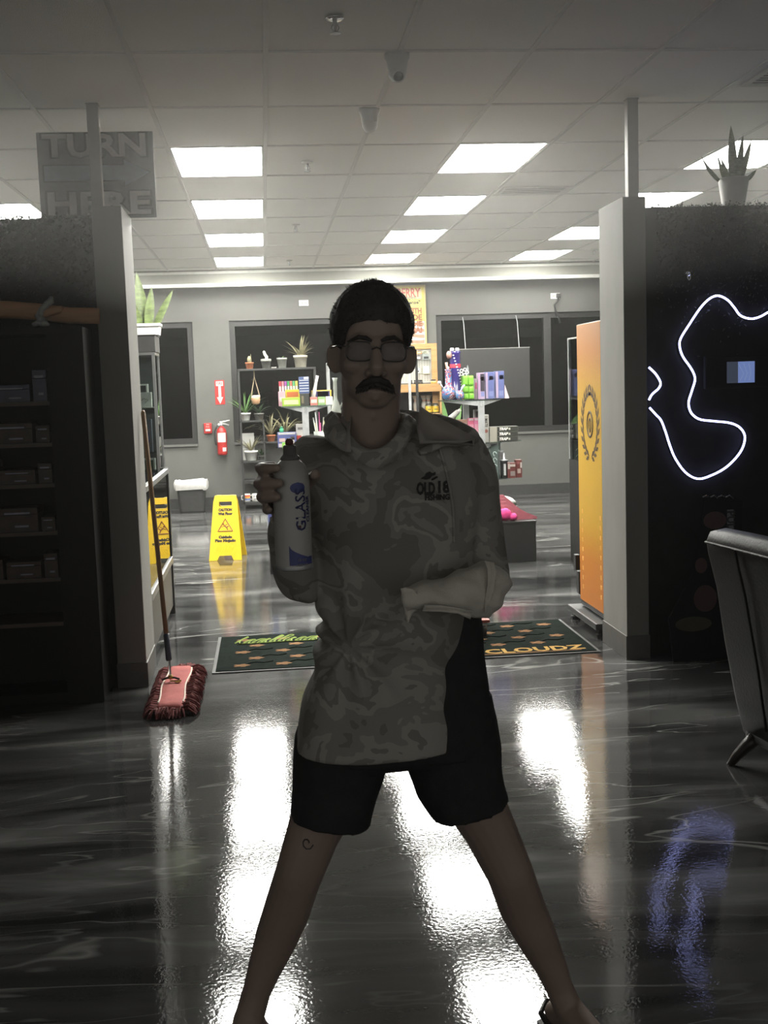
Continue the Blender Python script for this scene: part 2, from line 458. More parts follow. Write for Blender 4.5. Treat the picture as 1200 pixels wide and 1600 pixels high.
for px0, px1, py, lab in ((141, 158, 322, 'slim grey steel post rising to the ceiling through the turn sign'), (979, 996, 303, 'slim grey steel post rising to the ceiling beside the potted snake plant')):
    t = thing('ceiling_post', lab, 'post', (at((px0+px1)/2+(4 if px0 < 500 else 0), py, 6.42).x, 6.42, PH if True else 0))
    x = t.location.x
    MB().box(x-.03, x+.03, 6.39, 6.45, PH-.0, HC-.006, .004).build('shaft', post_m, t)
    MB().box(x-.05, x+.05, 6.37, 6.47, PH, PH+.008, .002).build('foot_plate', post_m, t)
    MB().box(x-.033, x+.033, 6.387, 6.453, HC-.012, HC-.005, .002).build('head_plate', post_m, t)

# ------------------------------------------------------------------ things on the ceiling
def sprinkler(px, py, lab, ring=False):
    d = at(px, py, 5); k = (HC-CZ)/(d.z-CZ); x, y = d.x*k, 5*k
    t = thing('fire_sprinkler', lab, 'sprinkler', (x, y, HC-.07), 'ceiling sprinklers')
    MB().lathe([(.038, HC-.004), (.04, HC-.009), (.028, HC-.015), (.012, HC-.016)], (x, y, 0), 18).build('escutcheon', chrome if ring else white_p, t, True)
    MB().lathe([(.009, HC-.015), (.009, HC-.035), (.006, HC-.036), (.005, HC-.06), (.012, HC-.062), (.012, HC-.066)], (x, y, 0), 10).build('nozzle', steel, t, True)
    b = MB()
    for s in (-1, 1): b.tube([(x+s*.009, y, HC-.03), (x+s*.016, y, HC-.045), (x+s*.004, y, HC-.064)], .003, 6)
    b.build('yoke', steel, t)
    MB().lathe([(.022, HC-.066), (.023, HC-.068), (.004, HC-.070)], (x, y, 0), 12).build('deflector', steel, t)
sprinkler(523, 26, 'ceiling sprinkler with shiny ring, nearest and highest in the view', True)
sprinkler(480, 252, 'small ceiling sprinkler between the first rows of light panels')
sprinkler(462, 350, 'small ceiling sprinkler above the second pair of light panels, over the plant rack')
sprinkler(452, 406, 'tiny far ceiling sprinkler next to the soffit')
sprinkler(928, 388, 'tiny ceiling sprinkler beside the grey end post of the right partition')
def camera_dome(px, py, Y, lab, facing):
    t0 = at(px, py, Y); k = (HC-CZ)/(t0.z-CZ); x, y = t0.x*k, Y*k
    t = thing('security_camera', lab, 'camera', (x, y, HC-.13), 'ceiling security cameras')
    MB().lathe([(.058, HC), (.058, HC-.02), (.05, HC-.03), (.045, HC-.075), (.03, HC-.085)], (x, y, 0), 20).build('mount', white_p, t, True)
    c = Vector((x, y-.004, HC-.088))
    MB().ell(c, (.042, .042, .042), 20).build('eyeball', white_p, t, True)
    d = Vector(facing).normalized()
    q = Vector((0, 0, 1)).rotation_difference(d).to_matrix()
    b = MB(); b.lathe([(.03, .024), (.031, .034), (.026, .039), (.024, .036)], (0, 0, 0), 18)
    for v in b.bm.verts: v.co = c + q @ v.co
    b.build('bezel', white_p, t, True)
    b = MB(); b.lathe([(.024, .034), (.018, .040), (.006, .043)], (0, 0, 0), 16)
    for v in b.bm.verts: v.co = c + q @ v.co
    b.build('lens', M('camera_lens', (.05, .05, .05), .2), t, True)
camera_dome(620, 84, 5.0, 'white turret security camera on the ceiling, the nearer one, its lens visible', (.05, -1, -.75))
camera_dome(577, 170, 6.0, 'white turret security camera on the ceiling, the farther one, pointing into the shop', (-.1, 1, -.4))
def vent(x0, x1, y0, y1, lab):
    t = thing('ceiling_vent', lab, 'vent', ((x0+x1)/2, (y0+y1)/2, HC-.012), 'ceiling air vents')
    b = MB()
    b.box(x0, x1, y0, y0+.03, HC-.012, HC-.004); b.box(x0, x1, y1-.03, y1, HC-.012, HC-.004)
    b.box(x0, x0+.03, y0+.03, y1-.03, HC-.012, HC-.004); b.box(x1-.03, x1, y0+.03, y1-.03, HC-.012, HC-.004)
    b.build('frame', white_paint, t)
    MB().box(x0+.03, x1-.03, y0+.03, y1-.03, HC-.0045, HC-.004).build('backing', dark_m, t)
    n = 7
    for k in range(n):
        y = y0+.05+(y1-y0-.1)*k/(n-1)
        MB().box(x0+.032, x1-.032, y-.012, y+.012, HC-.0105, HC-.0055, rot=Matrix.Rotation(.15, 3, 'X')).build('slat', white_paint, t)
vent(GX+3*TX+.03, GX+4*TX-.03, GY+4*TY-.42, GY+4*TY-.06, 'white louvred air vent in the ceiling beside the right post')
vent(GX+4*TX+.05, GX+5*TX-.05, GY+.28, GY+.66, 'white louvred air vent in the ceiling at the upper right edge')

# ------------------------------------------------------------------ signs and fittings on the walls
def outlet(px0, py0, px1, py1, lab):
    x0, x1, z0, z1 = rect(px0, py0, px1, py1, YB)
    t = thing('power_outlet', lab, 'outlet', ((x0+x1)/2, YB, z0))
    MB().box(x0, x1, YB-.012, YB-.001, z0, z1, .004).build('cover_plate', white_p, t)
    for s in (.3, .7):
        xc = x0+(x1-x0)*s; zc = (z0+z1)/2
        MB().box(xc-.018, xc+.018, YB-.015, YB-.012, zc-.016, zc+.016, .001).build('socket', M('socket_grey', (.4, .4, .37), .5), t)
        b = MB()
        for dx in (-.007, .007): b.box(xc+dx-.002, xc+dx+.002, YB-.0156, YB-.015, zc-.006, zc+.006)
        b.build('slot', ink, t)
    return (x0+x1)/2, (z0+z1)/2
outlet(467, 469, 482, 478, 'white double outlet high on the grey wall left of the man')
ox, oz = outlet(860, 458, 875, 467, 'white double outlet with a black plug in it above the right window')
t = thing('power_adapter', 'black plug and drooping cord in the outlet above the right window', 'plug', (ox+.02, YB-.03, oz-.3))
MB().box(ox+.005, ox+.06, YB-.06, YB-.0157, oz-.03, oz+.03, .008).build('plug', blackp, t)
MB().tube([(ox+.03, YB-.05, oz-.02), (ox+.01, YB-.07, oz-.08), (ox-.03, YB-.07, oz-.12), (ox-.01, YB-.05, oz-.2), (ox+.03, YB-.035, oz-.27), (ox+.05, YB-.035, oz-.36)], .012, 8).build('cord', blackp, t, True)

x0, x1, z0, z1 = rect(336, 594, 351, 632, YB)
t = thing('extinguisher_arrow_sign', 'red sign with a white down arrow above the fire extinguisher', 'sign', ((x0+x1)/2, YB, z0))
MB().box(x0, x1, YB-.006, YB-.001, z0, z1, .001).build('plate', red_p, t)
xc = (x0+x1)/2; h = z1-z0; w = x1-x0
MB().prism([(xc-w*.36, z1-h*.05), (xc-w*.36, z1-h*.24), (xc-w*.13, z1-h*.24), (xc-w*.13, z0+h*.3), (xc-w*.32, z0+h*.3), (xc, z0+h*.03), (xc+w*.32, z0+h*.3), (xc+w*.13, z0+h*.3), (xc+w*.13, z1-h*.24), (xc+w*.36, z1-h*.24), (xc+w*.36, z1-h*.05)], YB-.0075, YB-.006).build('arrow', paper, t)
text('FIRE', .052, (xc, YB-.008, z1-h*.145), red_p, t, ext=.0004, bold=.0012, width=w*.6)
text('EXTINGUISHER', .02, (xc, YB-.008, z0+h*.5), red_p, t, ext=.0004, rot=FACE @ Matrix.Rotation(-PI/2, 3, 'Z'), width=h*.36)
x0, x1, z0, z1 = rect(319, 661, 331, 677, YB)
t = thing('fire_alarm_pull', 'small red fire alarm pull box on the grey wall', 'alarm', ((x0+x1)/2, YB, z0))
MB().box(x0, x1, YB-.04, YB-.001, z0, z1, .006).build('housing', red_p, t)
MB().box(x0+.02, x1-.02, YB-.055, YB-.0405, z0+.03, z0+.055, .003).build('pull_handle', white_p, t)
text('PULL', .022, ((x0+x1)/2, YB-.0415, z0+.085), white_p, t)
text('FIRE', .022, ((x0+x1)/2, YB-.0415, z0+.115), white_p, t)

# fire extinguisher
cx = at(347, 690, YB-.1).x; zc = at(347, 711, YB-.1).z; ye = YB-.1
t = thing('fire_extinguisher', 'red fire extinguisher with white labels hanging on the grey wall', 'extinguisher', (cx, ye, zc))
MB().lathe([(.05, 0), (.062, .012), (.064, .03), (.064, .29), (.058, .33), (.035, .36), (.02, .375)], (cx, ye, zc), 20).build('cylinder', red_p, t, True)
b = MB(); b.loft([[(cx+.0655*math.sin(a), ye-.0655*math.cos(a), zc+z) for a in [(-.9+1.8*k/8) for k in range(9)]] for z in (.17, .29)], False, False)
b.build('label', paper, t)
b = MB(); b.loft([[(cx+.0655*math.sin(a), ye-.0655*math.cos(a), zc+z) for a in [(.1+.8*k/4) for k in range(5)]] for z in (.05, .1)], False, False)
b.build('label', paper, t)
MB().lathe([(.02, .372), (.022, .40), (.014, .41), (.012, .43)], (cx, ye, zc), 12).build('valve', steel, t, True)
b = MB().tube([(cx-.02, ye, zc+.425), (cx+.04, ye-.01, zc+.435), (cx+.11, ye-.015, zc+.45)], [.012, .009, .007], 8)
b.build('lever', white_p, t, True)
MB().tube([(cx-.01, ye, zc+.405), (cx+.05, ye-.01, zc+.40), (cx+.1, ye-.015, zc+.385)], [.01, .008, .007], 8).build('carry_handle', steel, t, True)
MB().lathe([(.016, -.012), (.016, .0), (.01, .002)], (cx-.028, ye-.02, zc+.4), 12, 'Y').build('gauge', paper, t)
MB().tube([(cx-.02, ye, zc+.4), (cx-.06, ye-.01, zc+.38), (cx-.095, ye-.01, zc+.30), (cx-.085, ye-.01, zc+.18), (cx-.075, ye-.01, zc+.13)], .011, 8).build('hose', blackp, t, True)
MB().box(cx-.03, cx+.03, ye+.062, YB-.001, zc+.1, zc+.3).build('wall_bracket', steel, t)

# waste bin with bag
bx = at(301, 790, 15.2).x; by = 15.15
t = thing('waste_bin', 'black waste bin lined with a white bag against the far wall', 'bin', (bx, by, 0))
def rr(cx, cy, hx, hy, z, r=.04, n=4):
    P = []
    for sx, sy, a0 in ((1, 1, 0), (-1, 1, PI/2), (-1, -1, PI), (1, -1, 3*PI/2)):
        for k in range(n+1):
            a = a0+PI/2*k/n
            P.append((cx+sx*(hx-r)+r*math.cos(a), cy+sy*(hy-r)+r*math.sin(a), z))
    return P
MB().loft([rr(bx, by, .15, .11, 0), rr(bx, by, .155, .115, .01), rr(bx, by, .185, .14, .38)]).build('bin_body', M('bin_black', (.03, .03, .029), .5), t)
b = MB(); rings = []
rnd = random.Random(5)
for z, e in ((.29, .024), (.31, .03), (.36, .034), (.395, .03), (.405, .02), (.39, -.02), (.30, -.03)):
    rings.append([(p[0]+rnd.uniform(-.01, .01), p[1]+rnd.uniform(-.01, .01), z+rnd.uniform(-.012, .012)) for p in rr(bx, by, .178+e, .135+e, z, .05, 5)])
b.loft(rings, False).build('bag_liner', M('white_bag', (.52, .51, .49), .45, var=.08), t, True)

# poster
x0, x1, z0, z1 = rect(572, 449, 664, 541, 15.44)
t = thing('poster', 'yellow patriotic poster in a thin frame on the far wall behind his head', 'poster', ((x0+x1)/2, 15.46, z0))
yel = M('poster_yellow', (.44, .36, .075), .6, var=.05)
MB().box(x0, x1, 15.455, 15.495, z0, z1).build('sheet', yel, t)
b = MB(); e = .02
b.box(x0-e, x1+e, 15.44, 15.497, z1, z1+e); b.box(x1, x1+e, 15.44, 15.497, z0, z1); b.box(x0-e, x0, 15.44, 15.497, z0, z1); b.box(x0-e, x1+e, 15.44, 15.497, z0-e, z0)
b.build('frame', M('poster_frame', (.30, .24, .10), .5), t)
k = (z1-z0)/92.
def zz(py): return z1-(py-449)*k
MB().box(x0+.03, x1-.03, 15.4535, 15.455, zz(468), zz(453)).build('title_band', M('poster_cream', (.42, .36, .21), .6), t)
pred = M('poster_red', (.35, .06, .05), .6)
text('WILD BERRY', .16, (x1-.05, 15.4525, zz(459)), pred, t, align='RIGHT', bold=.004, width=.62)
text('Hand-Dipped', .07, (x1-.1, 15.4525, zz(466)), ink, t, align='RIGHT')
text('Different Incense"', .06, (x1-.05, 15.4545, zz(473.5)), ink, t, align='RIGHT', bold=.002, width=.5)
for s, py, wd in (('WITH', 487, .21), ('PRIDE', 497, .26), ('IN THE', 507, .30), ('USA!', 517, .2)):
    text(s, .098, (x1-.035, 15.4525 if py < 500 else 15.4495, zz(py)), M('poster_brown', (.16, .06, .03), .6), t, align='RIGHT', bold=.006, width=wd)
MB().box(x0+.02, x1-.005, 15.453, 15.455, z0+.005, zz(503)).build('flag_field', paper, t)
for q in range(4):
    pts = [(x0+.02+(x1-x0-.03)*u/10, zz(508+q*8.5)+.012*math.sin(u*.9+q)) for u in range(11)]
    poly = [(a, c+.022) for a, c in pts]+[(a, c-.022) for a, c in reversed(pts)]
    MB().prism(poly, 15.451, 15.453).build('flag_stripe', M('stripe_tan', (.26, .14, .09), .6), t)

# TURN HERE sign behind the left post
YS = 6.62
p1, p2 = at(56, 208, YS), at(238, 204, YS); zl = PH-.02
w = (p2-p1).x; zt_ = (p1.z+p2.z)/2; xa = p1.x; zb_ = at(148, 341, YS).z
t = thing('turn_here_sign', 'grey sign reading TURN HERE with an arrow, standing behind the left post', 'sign', (xa+w/2, YS, zb_))
g1 = M('sign_grey', (.11, .115, .12), .7, var=.06); g2 = M('sign_letter', (.46, .46, .45), .7, var=.05); g3 = M('sign_outline', (.012, .012, .014), .7); g4 = M('sign_arrow', (.22, .27, .34), .7)
MB().box(xa, xa+w, YS, YS+.012, zb_, zt_, .002).build('board', g1, t)
b = MB()
for a in (xa+.08, xa+.3): b.box(a-.012, a+.012, YS+.012, YS+.03, PH-.055, zb_+.1)
b.build('leg', steel, t)
H = zt_-zb_
for s, zc in (('TURN', zt_-H*.17), ('HERE', zb_+H*.16)):
    text(s, H*.36, (xa+w/2, YS-.001, zc), g3, t, bold=.013, ext=.0006, width=w*.93)
    text(s, H*.36, (xa+w/2, YS-.003, zc), g2, t, bold=.005, ext=.0006, width=w*.89)
def arrow(e):
    zc = zt_-H*.475; a, c = xa+w*.05-e, xa+w*.955+e*1.4; hh = H*.085+e; hd = H*.15+e*1.3; xh = xa+w*.74-e
    return [(a, zc-hh), (xh, zc-hh), (xh, zc-hd), (c, zc), (xh, zc+hd), (xh, zc+hh), (a, zc+hh)]
MB().prism(arrow(.008), YS-.002, YS).build('arrow_outline', g3, t); MB().prism(arrow(0), YS-.0035, YS-.002).build('arrow', g4, t)

# ------------------------------------------------------------------ plants
def leaf(b, base, tip_dir, length, width, droop=.0, n=6, fold=.15, edge=False, twist=0, face=False):
    """one pointed blade; edge=True gives the margins material 1"""
    base = Vector(base); d = Vector(tip_dir).normalized(); side = d.cross(Vector((0, 0, 1)))
    if face: side = Vector((d.z, 0, -d.x))
    if side.length < .05: side = Vector((math.cos(twist), math.sin(twist), 0))
    side.normalize(); rows = []; p = base.copy()
    for k in range(n+1):
        u = k/n; wd = width*(.55+.9*u-1.45*u**2.2)*.5 if u < 1 else .0005
        wd = max(wd, .0005); up = side.cross(d)
        s2 = (side*math.cos(twist*u)+up*math.sin(twist*u))
        cols = (-1, -.62, 0, .62, 1) if edge else (-1, 0, 1)
        rows.append([b.bm.verts.new(p+s2*wd*c+up*(fold*wd*abs(c))) for c in cols])
        d = (d+Vector((0, 0, -droop/n*(.4+u)))).normalized(); p = p+d*(length/n)
    for r, q in zip(rows, rows[1:]):
        for i in range(len(r)-1):
            f = b.bm.faces.new([r[i], r[i+1], q[i+1], q[i]]); f.smooth = True
            if edge and i in (0, len(r)-2): f.material_index = 1
def pot_round(t, x, y, z, r0, r1, h, mat, n=16):
    MB().lathe([(r0*.9, z), (r0, z+.004), (r1, z+h*.8), (r1*1.08, z+h*.8), (r1*1.08, z+h), (r1*.92, z+h), (r1*.9, z+h*.9)], (x, y, 0), n).build('pot', mat, t, True)
    MB().lathe([(r1*.9, z+h*.86), (r1*.5, z+h*.9)], (x, y, 0), n).build('soil', soil, t)
# variegated snake plant on the tower, built after the tower (its top is known there)
def snake_plant(t, x, y, z, blades, mats, seed=1):
    rnd = random.Random(seed)
    for (dx, dz, L, wd, dr) in blades:
        b = MB(); leaf(b, (x+dx*.12, y+rnd.uniform(-.03, .03), z), (dx, rnd.uniform(-.12, .12), dz), L, wd, dr, 9, .25, True, rnd.uniform(-.5, .5), True)
        b.build('leaf', mats, t)

# potted snake plant on the right partition
pzx = at(1146, 300, PY+.18); zt0 = PH-.045
t = thing('snake_plant', 'dark snake plant in a white ribbed pot atop the right partition', 'plant', (pzx.x, PY+.18, zt0))
x, y = pzx.x, PY+.18
prof = [(.055, 0)]
for k in range(16): prof += [(.058+.024*k/16, .005+k*.0095), (.061+.024*k/16, .005+k*.0095+.005)]
prof += [(.087, .16), (.078, .16), (.074, .14)]
MB().lathe([(r, zt0+h) for r, h in prof], (x, y, 0), 24).build('pot', white_p, t, True)
MB().lathe([(.076, zt0+.142), (.03, zt0+.148)], (x, y, 0), 16).build('soil', soil, t)
lg = M('snake_leaf_dark', (.17, .19, .12), .5, var=.45, scale=30, stretch=(1, 1, 3)); lm = M('snake_leaf_edge', (.34, .34, .21), .5)
snake_plant(t, x, y, zt0+.145, [(-.08, 1, .29, .075, 0), (.1, 1, .24, .055, .0), (.35, 1, .24, .05, -.1), (-.3, .9, .13, .04, .0), (-.75, .6, .17, .035, -.9), (.6, .45, .1, .035, -.3), (-.35, 1, .16, .03, -.2), (.02, 1, .19, .05, 0)], [lg, lm], 4)

# ------------------------------------------------------------------ counter showcase, mirrored by the sign beside it
e0 = onfloor(273, 957); CXF = e0.x; CY1 = e0.y; CY0 = PY+PT+.06; CH = 1.02; CXB = CXF-.62
t = thing('glass_counter', 'black framed glass counter with aluminium rails beyond the left partition', 'counter', ((CXF+CXB)/2, (CY0+CY1)/2, 0))
kick = .36
MB().box(CXB, CXF-.004, CY0, CY1-.03, .06, kick).build('lower_panel', M('counter_panel', (.10, .095, .085), .35), t)
MB().box(CXB+.03, CXF-.03, CY0, CY1-.06, 0, .06).build('kick_base', base_m, t)
MB().box(CXF-.012, CXF, CY0+.01, CY1-.045, kick+.05, CH-.035).build('front_glass', glass('counter_mirror_glass', (.06, .06, .06), 2.3, .004), t)
MB().box(CXB, CXF-.014, CY0, CY1-.05, CH-.012, CH-.004).build('top_glass', clear, t)
for z0, z1 in ((kick, kick+.048), (CH-.034, CH)):
    b = MB(); b.box(CXF-.02, CXF+.012, CY0, CY1-.045, z0, z1, .004); b.build('rail', alu, t)
MB().box(CXF-.045, CXF+.008, CY1-.043, CY1, 0, CH+.004, .003).build('corner_post', black_m, t)
MB().box(CXB, CXB+.03, CY0, CY1-.05, kick, CH-.015).build('back_panel', dark_m, t)
MB().box(CXB+.032, CXF-.016, CY0+.02, CY1-.06, .66, .668).build('shelf', clear, t)
for k, (c, yy, w2, hh, lab) in enumerate([((.5, .03, .03), CY1-.35, .12, .06, 'small red carton inside the glass counter, on its shelf'), ((.6, .6, .57), CY1-.75, .14, .07, 'small white carton inside the glass counter, on its shelf')]):
    o = thing('carton', lab, 'box', (CXF-.2, yy, .668), 'cartons in the glass counter')
    MB().box(CXF-.27, CXF-.12, yy-w2/2, yy+w2/2, .668, .668+hh, .003).build('box_body', M('carton%d' % k, c, .5), o)
    MB().box(CXF-.119, CXF-.117, yy-w2*.3, yy+w2*.3, .668+hh*.3, .668+hh*.7).build('print', paper, o)

# glass tower with a black plinth and a plant on top
TY0 = 8.95; xr = at(246, 640, TY0).x; TY1 = TY0+.38; xl = xr-.48
ztop = at(230, 551, TY0).z; zpl = at(230, 524, TY0).z
t = thing('glass_tower_case', 'tall aluminium framed glass display tower behind the counter', 'display case', ((xl+xr)/2, (TY0+TY1)/2, 0))
MB().box(xl, xr, TY0, TY1, 0, .55).build('base_cabinet', dark_m, t)
b = MB()
for x in (xl, xr-.022):
    for y in (TY0, TY1-.022): b.box(x, x+.022, y, y+.022, .55, ztop)
b.box(xl, xr, TY0-.002, TY0+.022, ztop-.018, ztop+.002); b.box(xr-.022, xr+.002, TY0, TY1, ztop-.018, ztop+.001)
b.build('frame', alu, t)
MB().box(xl+.022, xr-.022, TY0+.008, TY0+.014, .55, ztop-.02).build('glass_panel', clear, t)
MB().box(xr-.014, xr-.008, TY0+.022, TY1-.022, .55, ztop-.02).build('glass_panel', clear, t)
MB().box(xl, xr, TY1-.02, TY1-.014, .55, ztop-.02).build('back_panel', M('tower_back', (.10, .105, .11), .4), t)
shz = [at(230, 637, TY0).z, at(230, 707, TY0).z, at(230, 772, TY0).z]
for z in shz[:2]: MB().box(xl+.024, xr-.024, TY0+.024, TY1-.024, z-.008, z).build('shelf', white_p if z == shz[0] else clear, t)
bl = thing('black_plinth', 'black box on top of the glass tower, under the plant', 'plinth', ((xl+xr)/2, (TY0+TY1)/2, ztop+.003))
MB().box(xl+.01, xr+.008, TY0, TY1, ztop+.003, zpl, .004).build('box_body', M('plinth_black', (.02, .02, .019), .5), bl)
MB().box(xl+.004, xr+.014, TY0-.006, TY1+.006, zpl, zpl+.006, .002).build('lid', M('plinth_black', (.02, .02, .019), .5), bl)
xp0, xp1, zp0, zp1 = rect(209, 505, 250, 523, TY0+.1)
t = thing('variegated_snake_plant', 'bright yellow edged snake plant in a square white pot on the tower', 'plant', ((xp0+xp1)/2, TY0+.16, zpl+.006))
pc = ((xp0+xp1)/2, TY0+.17); hw = (xp1-xp0)/2; zq = zpl+.006; ph = zp1-zp0
MB().loft([rr(pc[0], pc[1], hw*.88, .085, zq, .01), rr(pc[0], pc[1], hw*.97, .092, zq+ph*.75, .01), rr(pc[0], pc[1], hw*1.03, .1, zq+ph*.76, .01), rr(pc[0], pc[1], hw*1.03, .1, zq+ph, .01), rr(pc[0], pc[1], hw*.92, .088, zq+ph, .01), rr(pc[0], pc[1], hw*.9, .086, zq+ph*.85, .01)]).build('pot', white_p, t)
sg = M('snake_leaf_green', (.10, .14, .04), .45, var=.45, scale=40, stretch=(.4, .4, 1)); sy = M('snake_leaf_yellow', (.38, .38, .10), .45, var=.1)
snake_plant(t, pc[0]-.005, pc[1], zq+ph*.8, [(-.12, 1, .42, .12, -.05), (.12, 1, .30, .10, .05), (.5, .9, .31, .075, .0), (-.35, 1, .26, .075, -.1), (.55, .5, .12, .035, -.9), (.03, 1, .2, .09, 0), (-.6, .4, .09, .03, 0)], [sg, sy], 2)
for k, (a, c, col, lab) in enumerate([((214, 600, 229, 613), 'dark', (.03, .03, .035), 'small white framed dark picture box on the upper tower shelf'), ((214, 613, 237, 634), 'w', (.7, .69, .66), 'white product carton with a swoosh on the upper tower shelf'), ((213, 655, 238, 706), 'blue', (.12, .13, .17), 'dark blue carton standing in the middle of the glass tower'), ((226, 716, 244, 771), 'green', (.03, .07, .04), 'white framed dark green picture low in the glass tower')]):
    X0, X1, Z0, Z1 = rect(*a, TY0+.12)
    zbse = shz[0] if k < 2 else shz[1] if k == 2 else None
    yy = TY0+.08+.12*(k == 0)
    if k == 3: zbse = .55; Z1 = Z1; 
    if k == 0: X0 += .0
    o = thing('display_carton', lab, 'box', ((X0+X1)/2, yy+.03, zbse))
    hh = Z1-zbse
    MB().box(X0, X1, yy, yy+.07, zbse, zbse+hh, .002).build('box_body', M('tower_carton%d' % k, col if k in (1, 2) else (.7, .7, .68), .5), o)
    if k in (0, 3): MB().box(X0+.012, X1-.012, yy-.002, yy, zbse+.02, zbse+hh-.012).build('picture', M('tower_pic%d' % k, col, .4), o)
    elif k == 1: MB().tube([(X0+.02, yy-.001, zbse+hh*.35), (X0+.055, yy-.001, zbse+hh*.6), (X1-.02, yy-.001, zbse+hh*.5), (X0+.06, yy-.001, zbse+hh*.28)], .003, 5).build('emblem', M('grey_print', (.3, .3, .3), .6), o)
    else: MB().box(X0+.015, X1-.02, yy-.002, yy, zbse+hh*.3, zbse+hh*.6).build('print', M('blue_print', (.05, .06, .2), .5), o)

# ------------------------------------------------------------------ wet floor sign
sp = onfloor(352.5, 876)
t = thing('wet_floor_sign', 'yellow folding wet floor sign reading CAUTION on the glossy floor', 'sign', (sp.x, sp.y, 0))
lean = math.atan(.165/.6); X = sp.x; Y0 = sp.y
def sign_panel(y, sgn):
    b = MB(); d = .012; rt = Matrix.Rotation(-lean*sgn, 3, 'X'); pv = (X, y, 0)
    def hw(z): return .150-(.150-.105)*z/.6
    def pp(poly): b.prism(poly, y-d/2, y+d/2, rt, pv)
    pp([(X-hw(.545), .545), (X+hw(.545), .545), (X+hw(.6)-.01, .6), (X-hw(.6)+.01, .6)])
    pp([(X-hw(.498), .498), (X-.050, .498), (X-.060, .507), (X-.060, .545), (X-hw(.545), .545)]); pp([(X+.050, .498), (X+hw(.498), .498), (X+hw(.545), .545), (X+.060, .545), (X+.060, .507)])
    pp([(X-hw(.045), .045), (X+hw(.045), .045), (X+hw(.498), .498), (X-hw(.498), .498)])
    pp([(X-.15, 0), (X-.075, 0), (X-.055, .045), (X-hw(.045), .045)]); pp([(X+.075, 0), (X+.15, 0), (X+hw(.045), .045), (X+.055, .045)])
    return b, rt, Vector(pv)
b, rt, pv = sign_panel(Y0, 1)
fp = b.build('front_panel', yellow_p, t)
b2, _, _ = sign_panel(Y0+.34, -1); b2.build('rear_panel', yellow_p, t)
b = MB()
for s in (-1, 1): b.tube([(X+s*.08, Y0+.17, .575), (X+s*.04, Y0+.17, .575)], .009, 8)
b.build('hinge', yellow_p, t)
RL = rt @ FACE
def on(x, z, o=-.0065): return pv + rt @ (Vector((X+x, Y0+o, z))-pv)
for s, z, sz, wd in (('CAUTION', .466, .033, .125), ('Wet Floor', .43, .034, .135), ('Cuidado', .215, .033, .125), ('Piso Mojado', .182, .034, .19)):
    text(s, sz, on(0, z), ink, fp, rot=RL, bold=.0028, width=wd)
brn = M('sign_brown', (.22, .06, .02), .5)
tri = [(-.068, .27), (.068, .27), (0, .385)]
for a, c in ((0, 1), (1, 2), (2, 0)):
    p, q = tri[a], tri[c]; MB().tube([on(p[0], p[1]), on(q[0], q[1])], .0045, 6).build('warning_triangle', brn, fp)
b = MB()
b.ell(on(-.018, .335), (.009, .003, .009), 10)
for a, c, r in (((-.012, .325), (.012, .305), .006), ((.012, .305), (.03, .318), .005), ((.012, .305), (.022, .28), .005), ((-.005, .322), (.02, .335), .003), ((-.008, .322), (-.035, .305), .003)):
    b.tube([on(*a), on(*c)], r, 6)
b.build('falling_figure', brn, fp)
b = MB()
for k in range(8): 
    x = -.10+k*.022; b.tube([on(x, .075, -.006), on(x+.03, .13, -.006)], .003, 5)
b.tube([on(-.125, .15, -.006), on(.125, .15, -.006)], .002, 5)
b.build('grip_ribs', yellow_p, fp)
t.rotation_euler = (0, 0, -.12)

# ------------------------------------------------------------------ floor mat
A, B_, C_, D_ = onfloor(333, 1053), onfloor(930, 1020), onfloor(340, 997), onfloor(888, 968)
mx0, mx1, my0, my1 = -.357, 1.83, (A.y+B_.y)/2, (C_.y+D_.y)/2
t = thing('floor_mat', 'long dark green printed entrance mat behind the man', 'mat', ((mx0+mx1)/2, (my0+my1)/2, 0))
MB().box(mx0, mx1, my0, my1, 0, .006, .002).build('rubber_border', M('mat_rubber', (.02, .02, .02), .6), t)
MB().box(mx0+.02, mx1-.02, my0+.02, my1-.02, .006, .010, .001).build('pile', ramp_mat('mat_pile', [(.35, (.005, .008, .0065)), (.55, (.010, .014, .012)), (.7, (.006, .010, .008))], 9, .95, 4, 1, False, (1, 1, 1), .4, 400), t)
FLAT = Matrix.Identity(3)
tan = M('mat_motif_tan', (.20, .11, .055), .9, var=.2, spec=.05); tgr = M('mat_motif_green', (.035, .06, .04), .9, var=.2, spec=.05)
for mat_, nm, ph in ((tan, 'leaf_motif', 0), (tgr, 'scroll_motif', .5)):
    proto = None
    for j in range(5):
        for i in range(9):
            x = mx0+.16+(i+ph*.9)*.235+(j % 2)*.08; y = my0+.12+j*.165+ph*.1
            if x > mx1-.12 or y > my1-.08 or (j >= 3 and x < .7 and ph) or (j == 0 and x > .7): continue
            if proto is None:
                b = MB()
                if ph: b.tube([(x-.07, y-.02, .0102), (x-.03, y+.015, .0102), (x+.02, y-.01, .0102), (x+.07, y+.02, .0102)], .006, 4, .4)
                else:
                    ring = []
                    for a in range(16):                  # a five lobed leaf, one outline
                        an = PI*2*a/16; rr0 = .018+.028*abs(math.cos(an*2.5))**.7
                        ring.append((x+rr0*math.cos(an)*1.1, y+rr0*math.sin(an)*.8, .0101))
                    b.loft([ring, [(p[0], p[1], .0112) for p in ring]])
                proto = b.build(nm, mat_, t); p0 = (x, y)
            else:
                o = proto.copy(); COL.objects.link(o); o.location = (x-p0[0], y-p0[1], 0)
MATS['mat_pile'].node_tree.nodes['Principled BSDF'].inputs['Specular IOR Level'].default_value = .03
text('CLOUDZ', .14, (mx1-.36, my0+.115, .0108), M('mat_orange', (.40, .25, .08), .9, spec=.05), t, rot=FLAT, bold=.004, ext=.0005, width=.58, name='lettering')
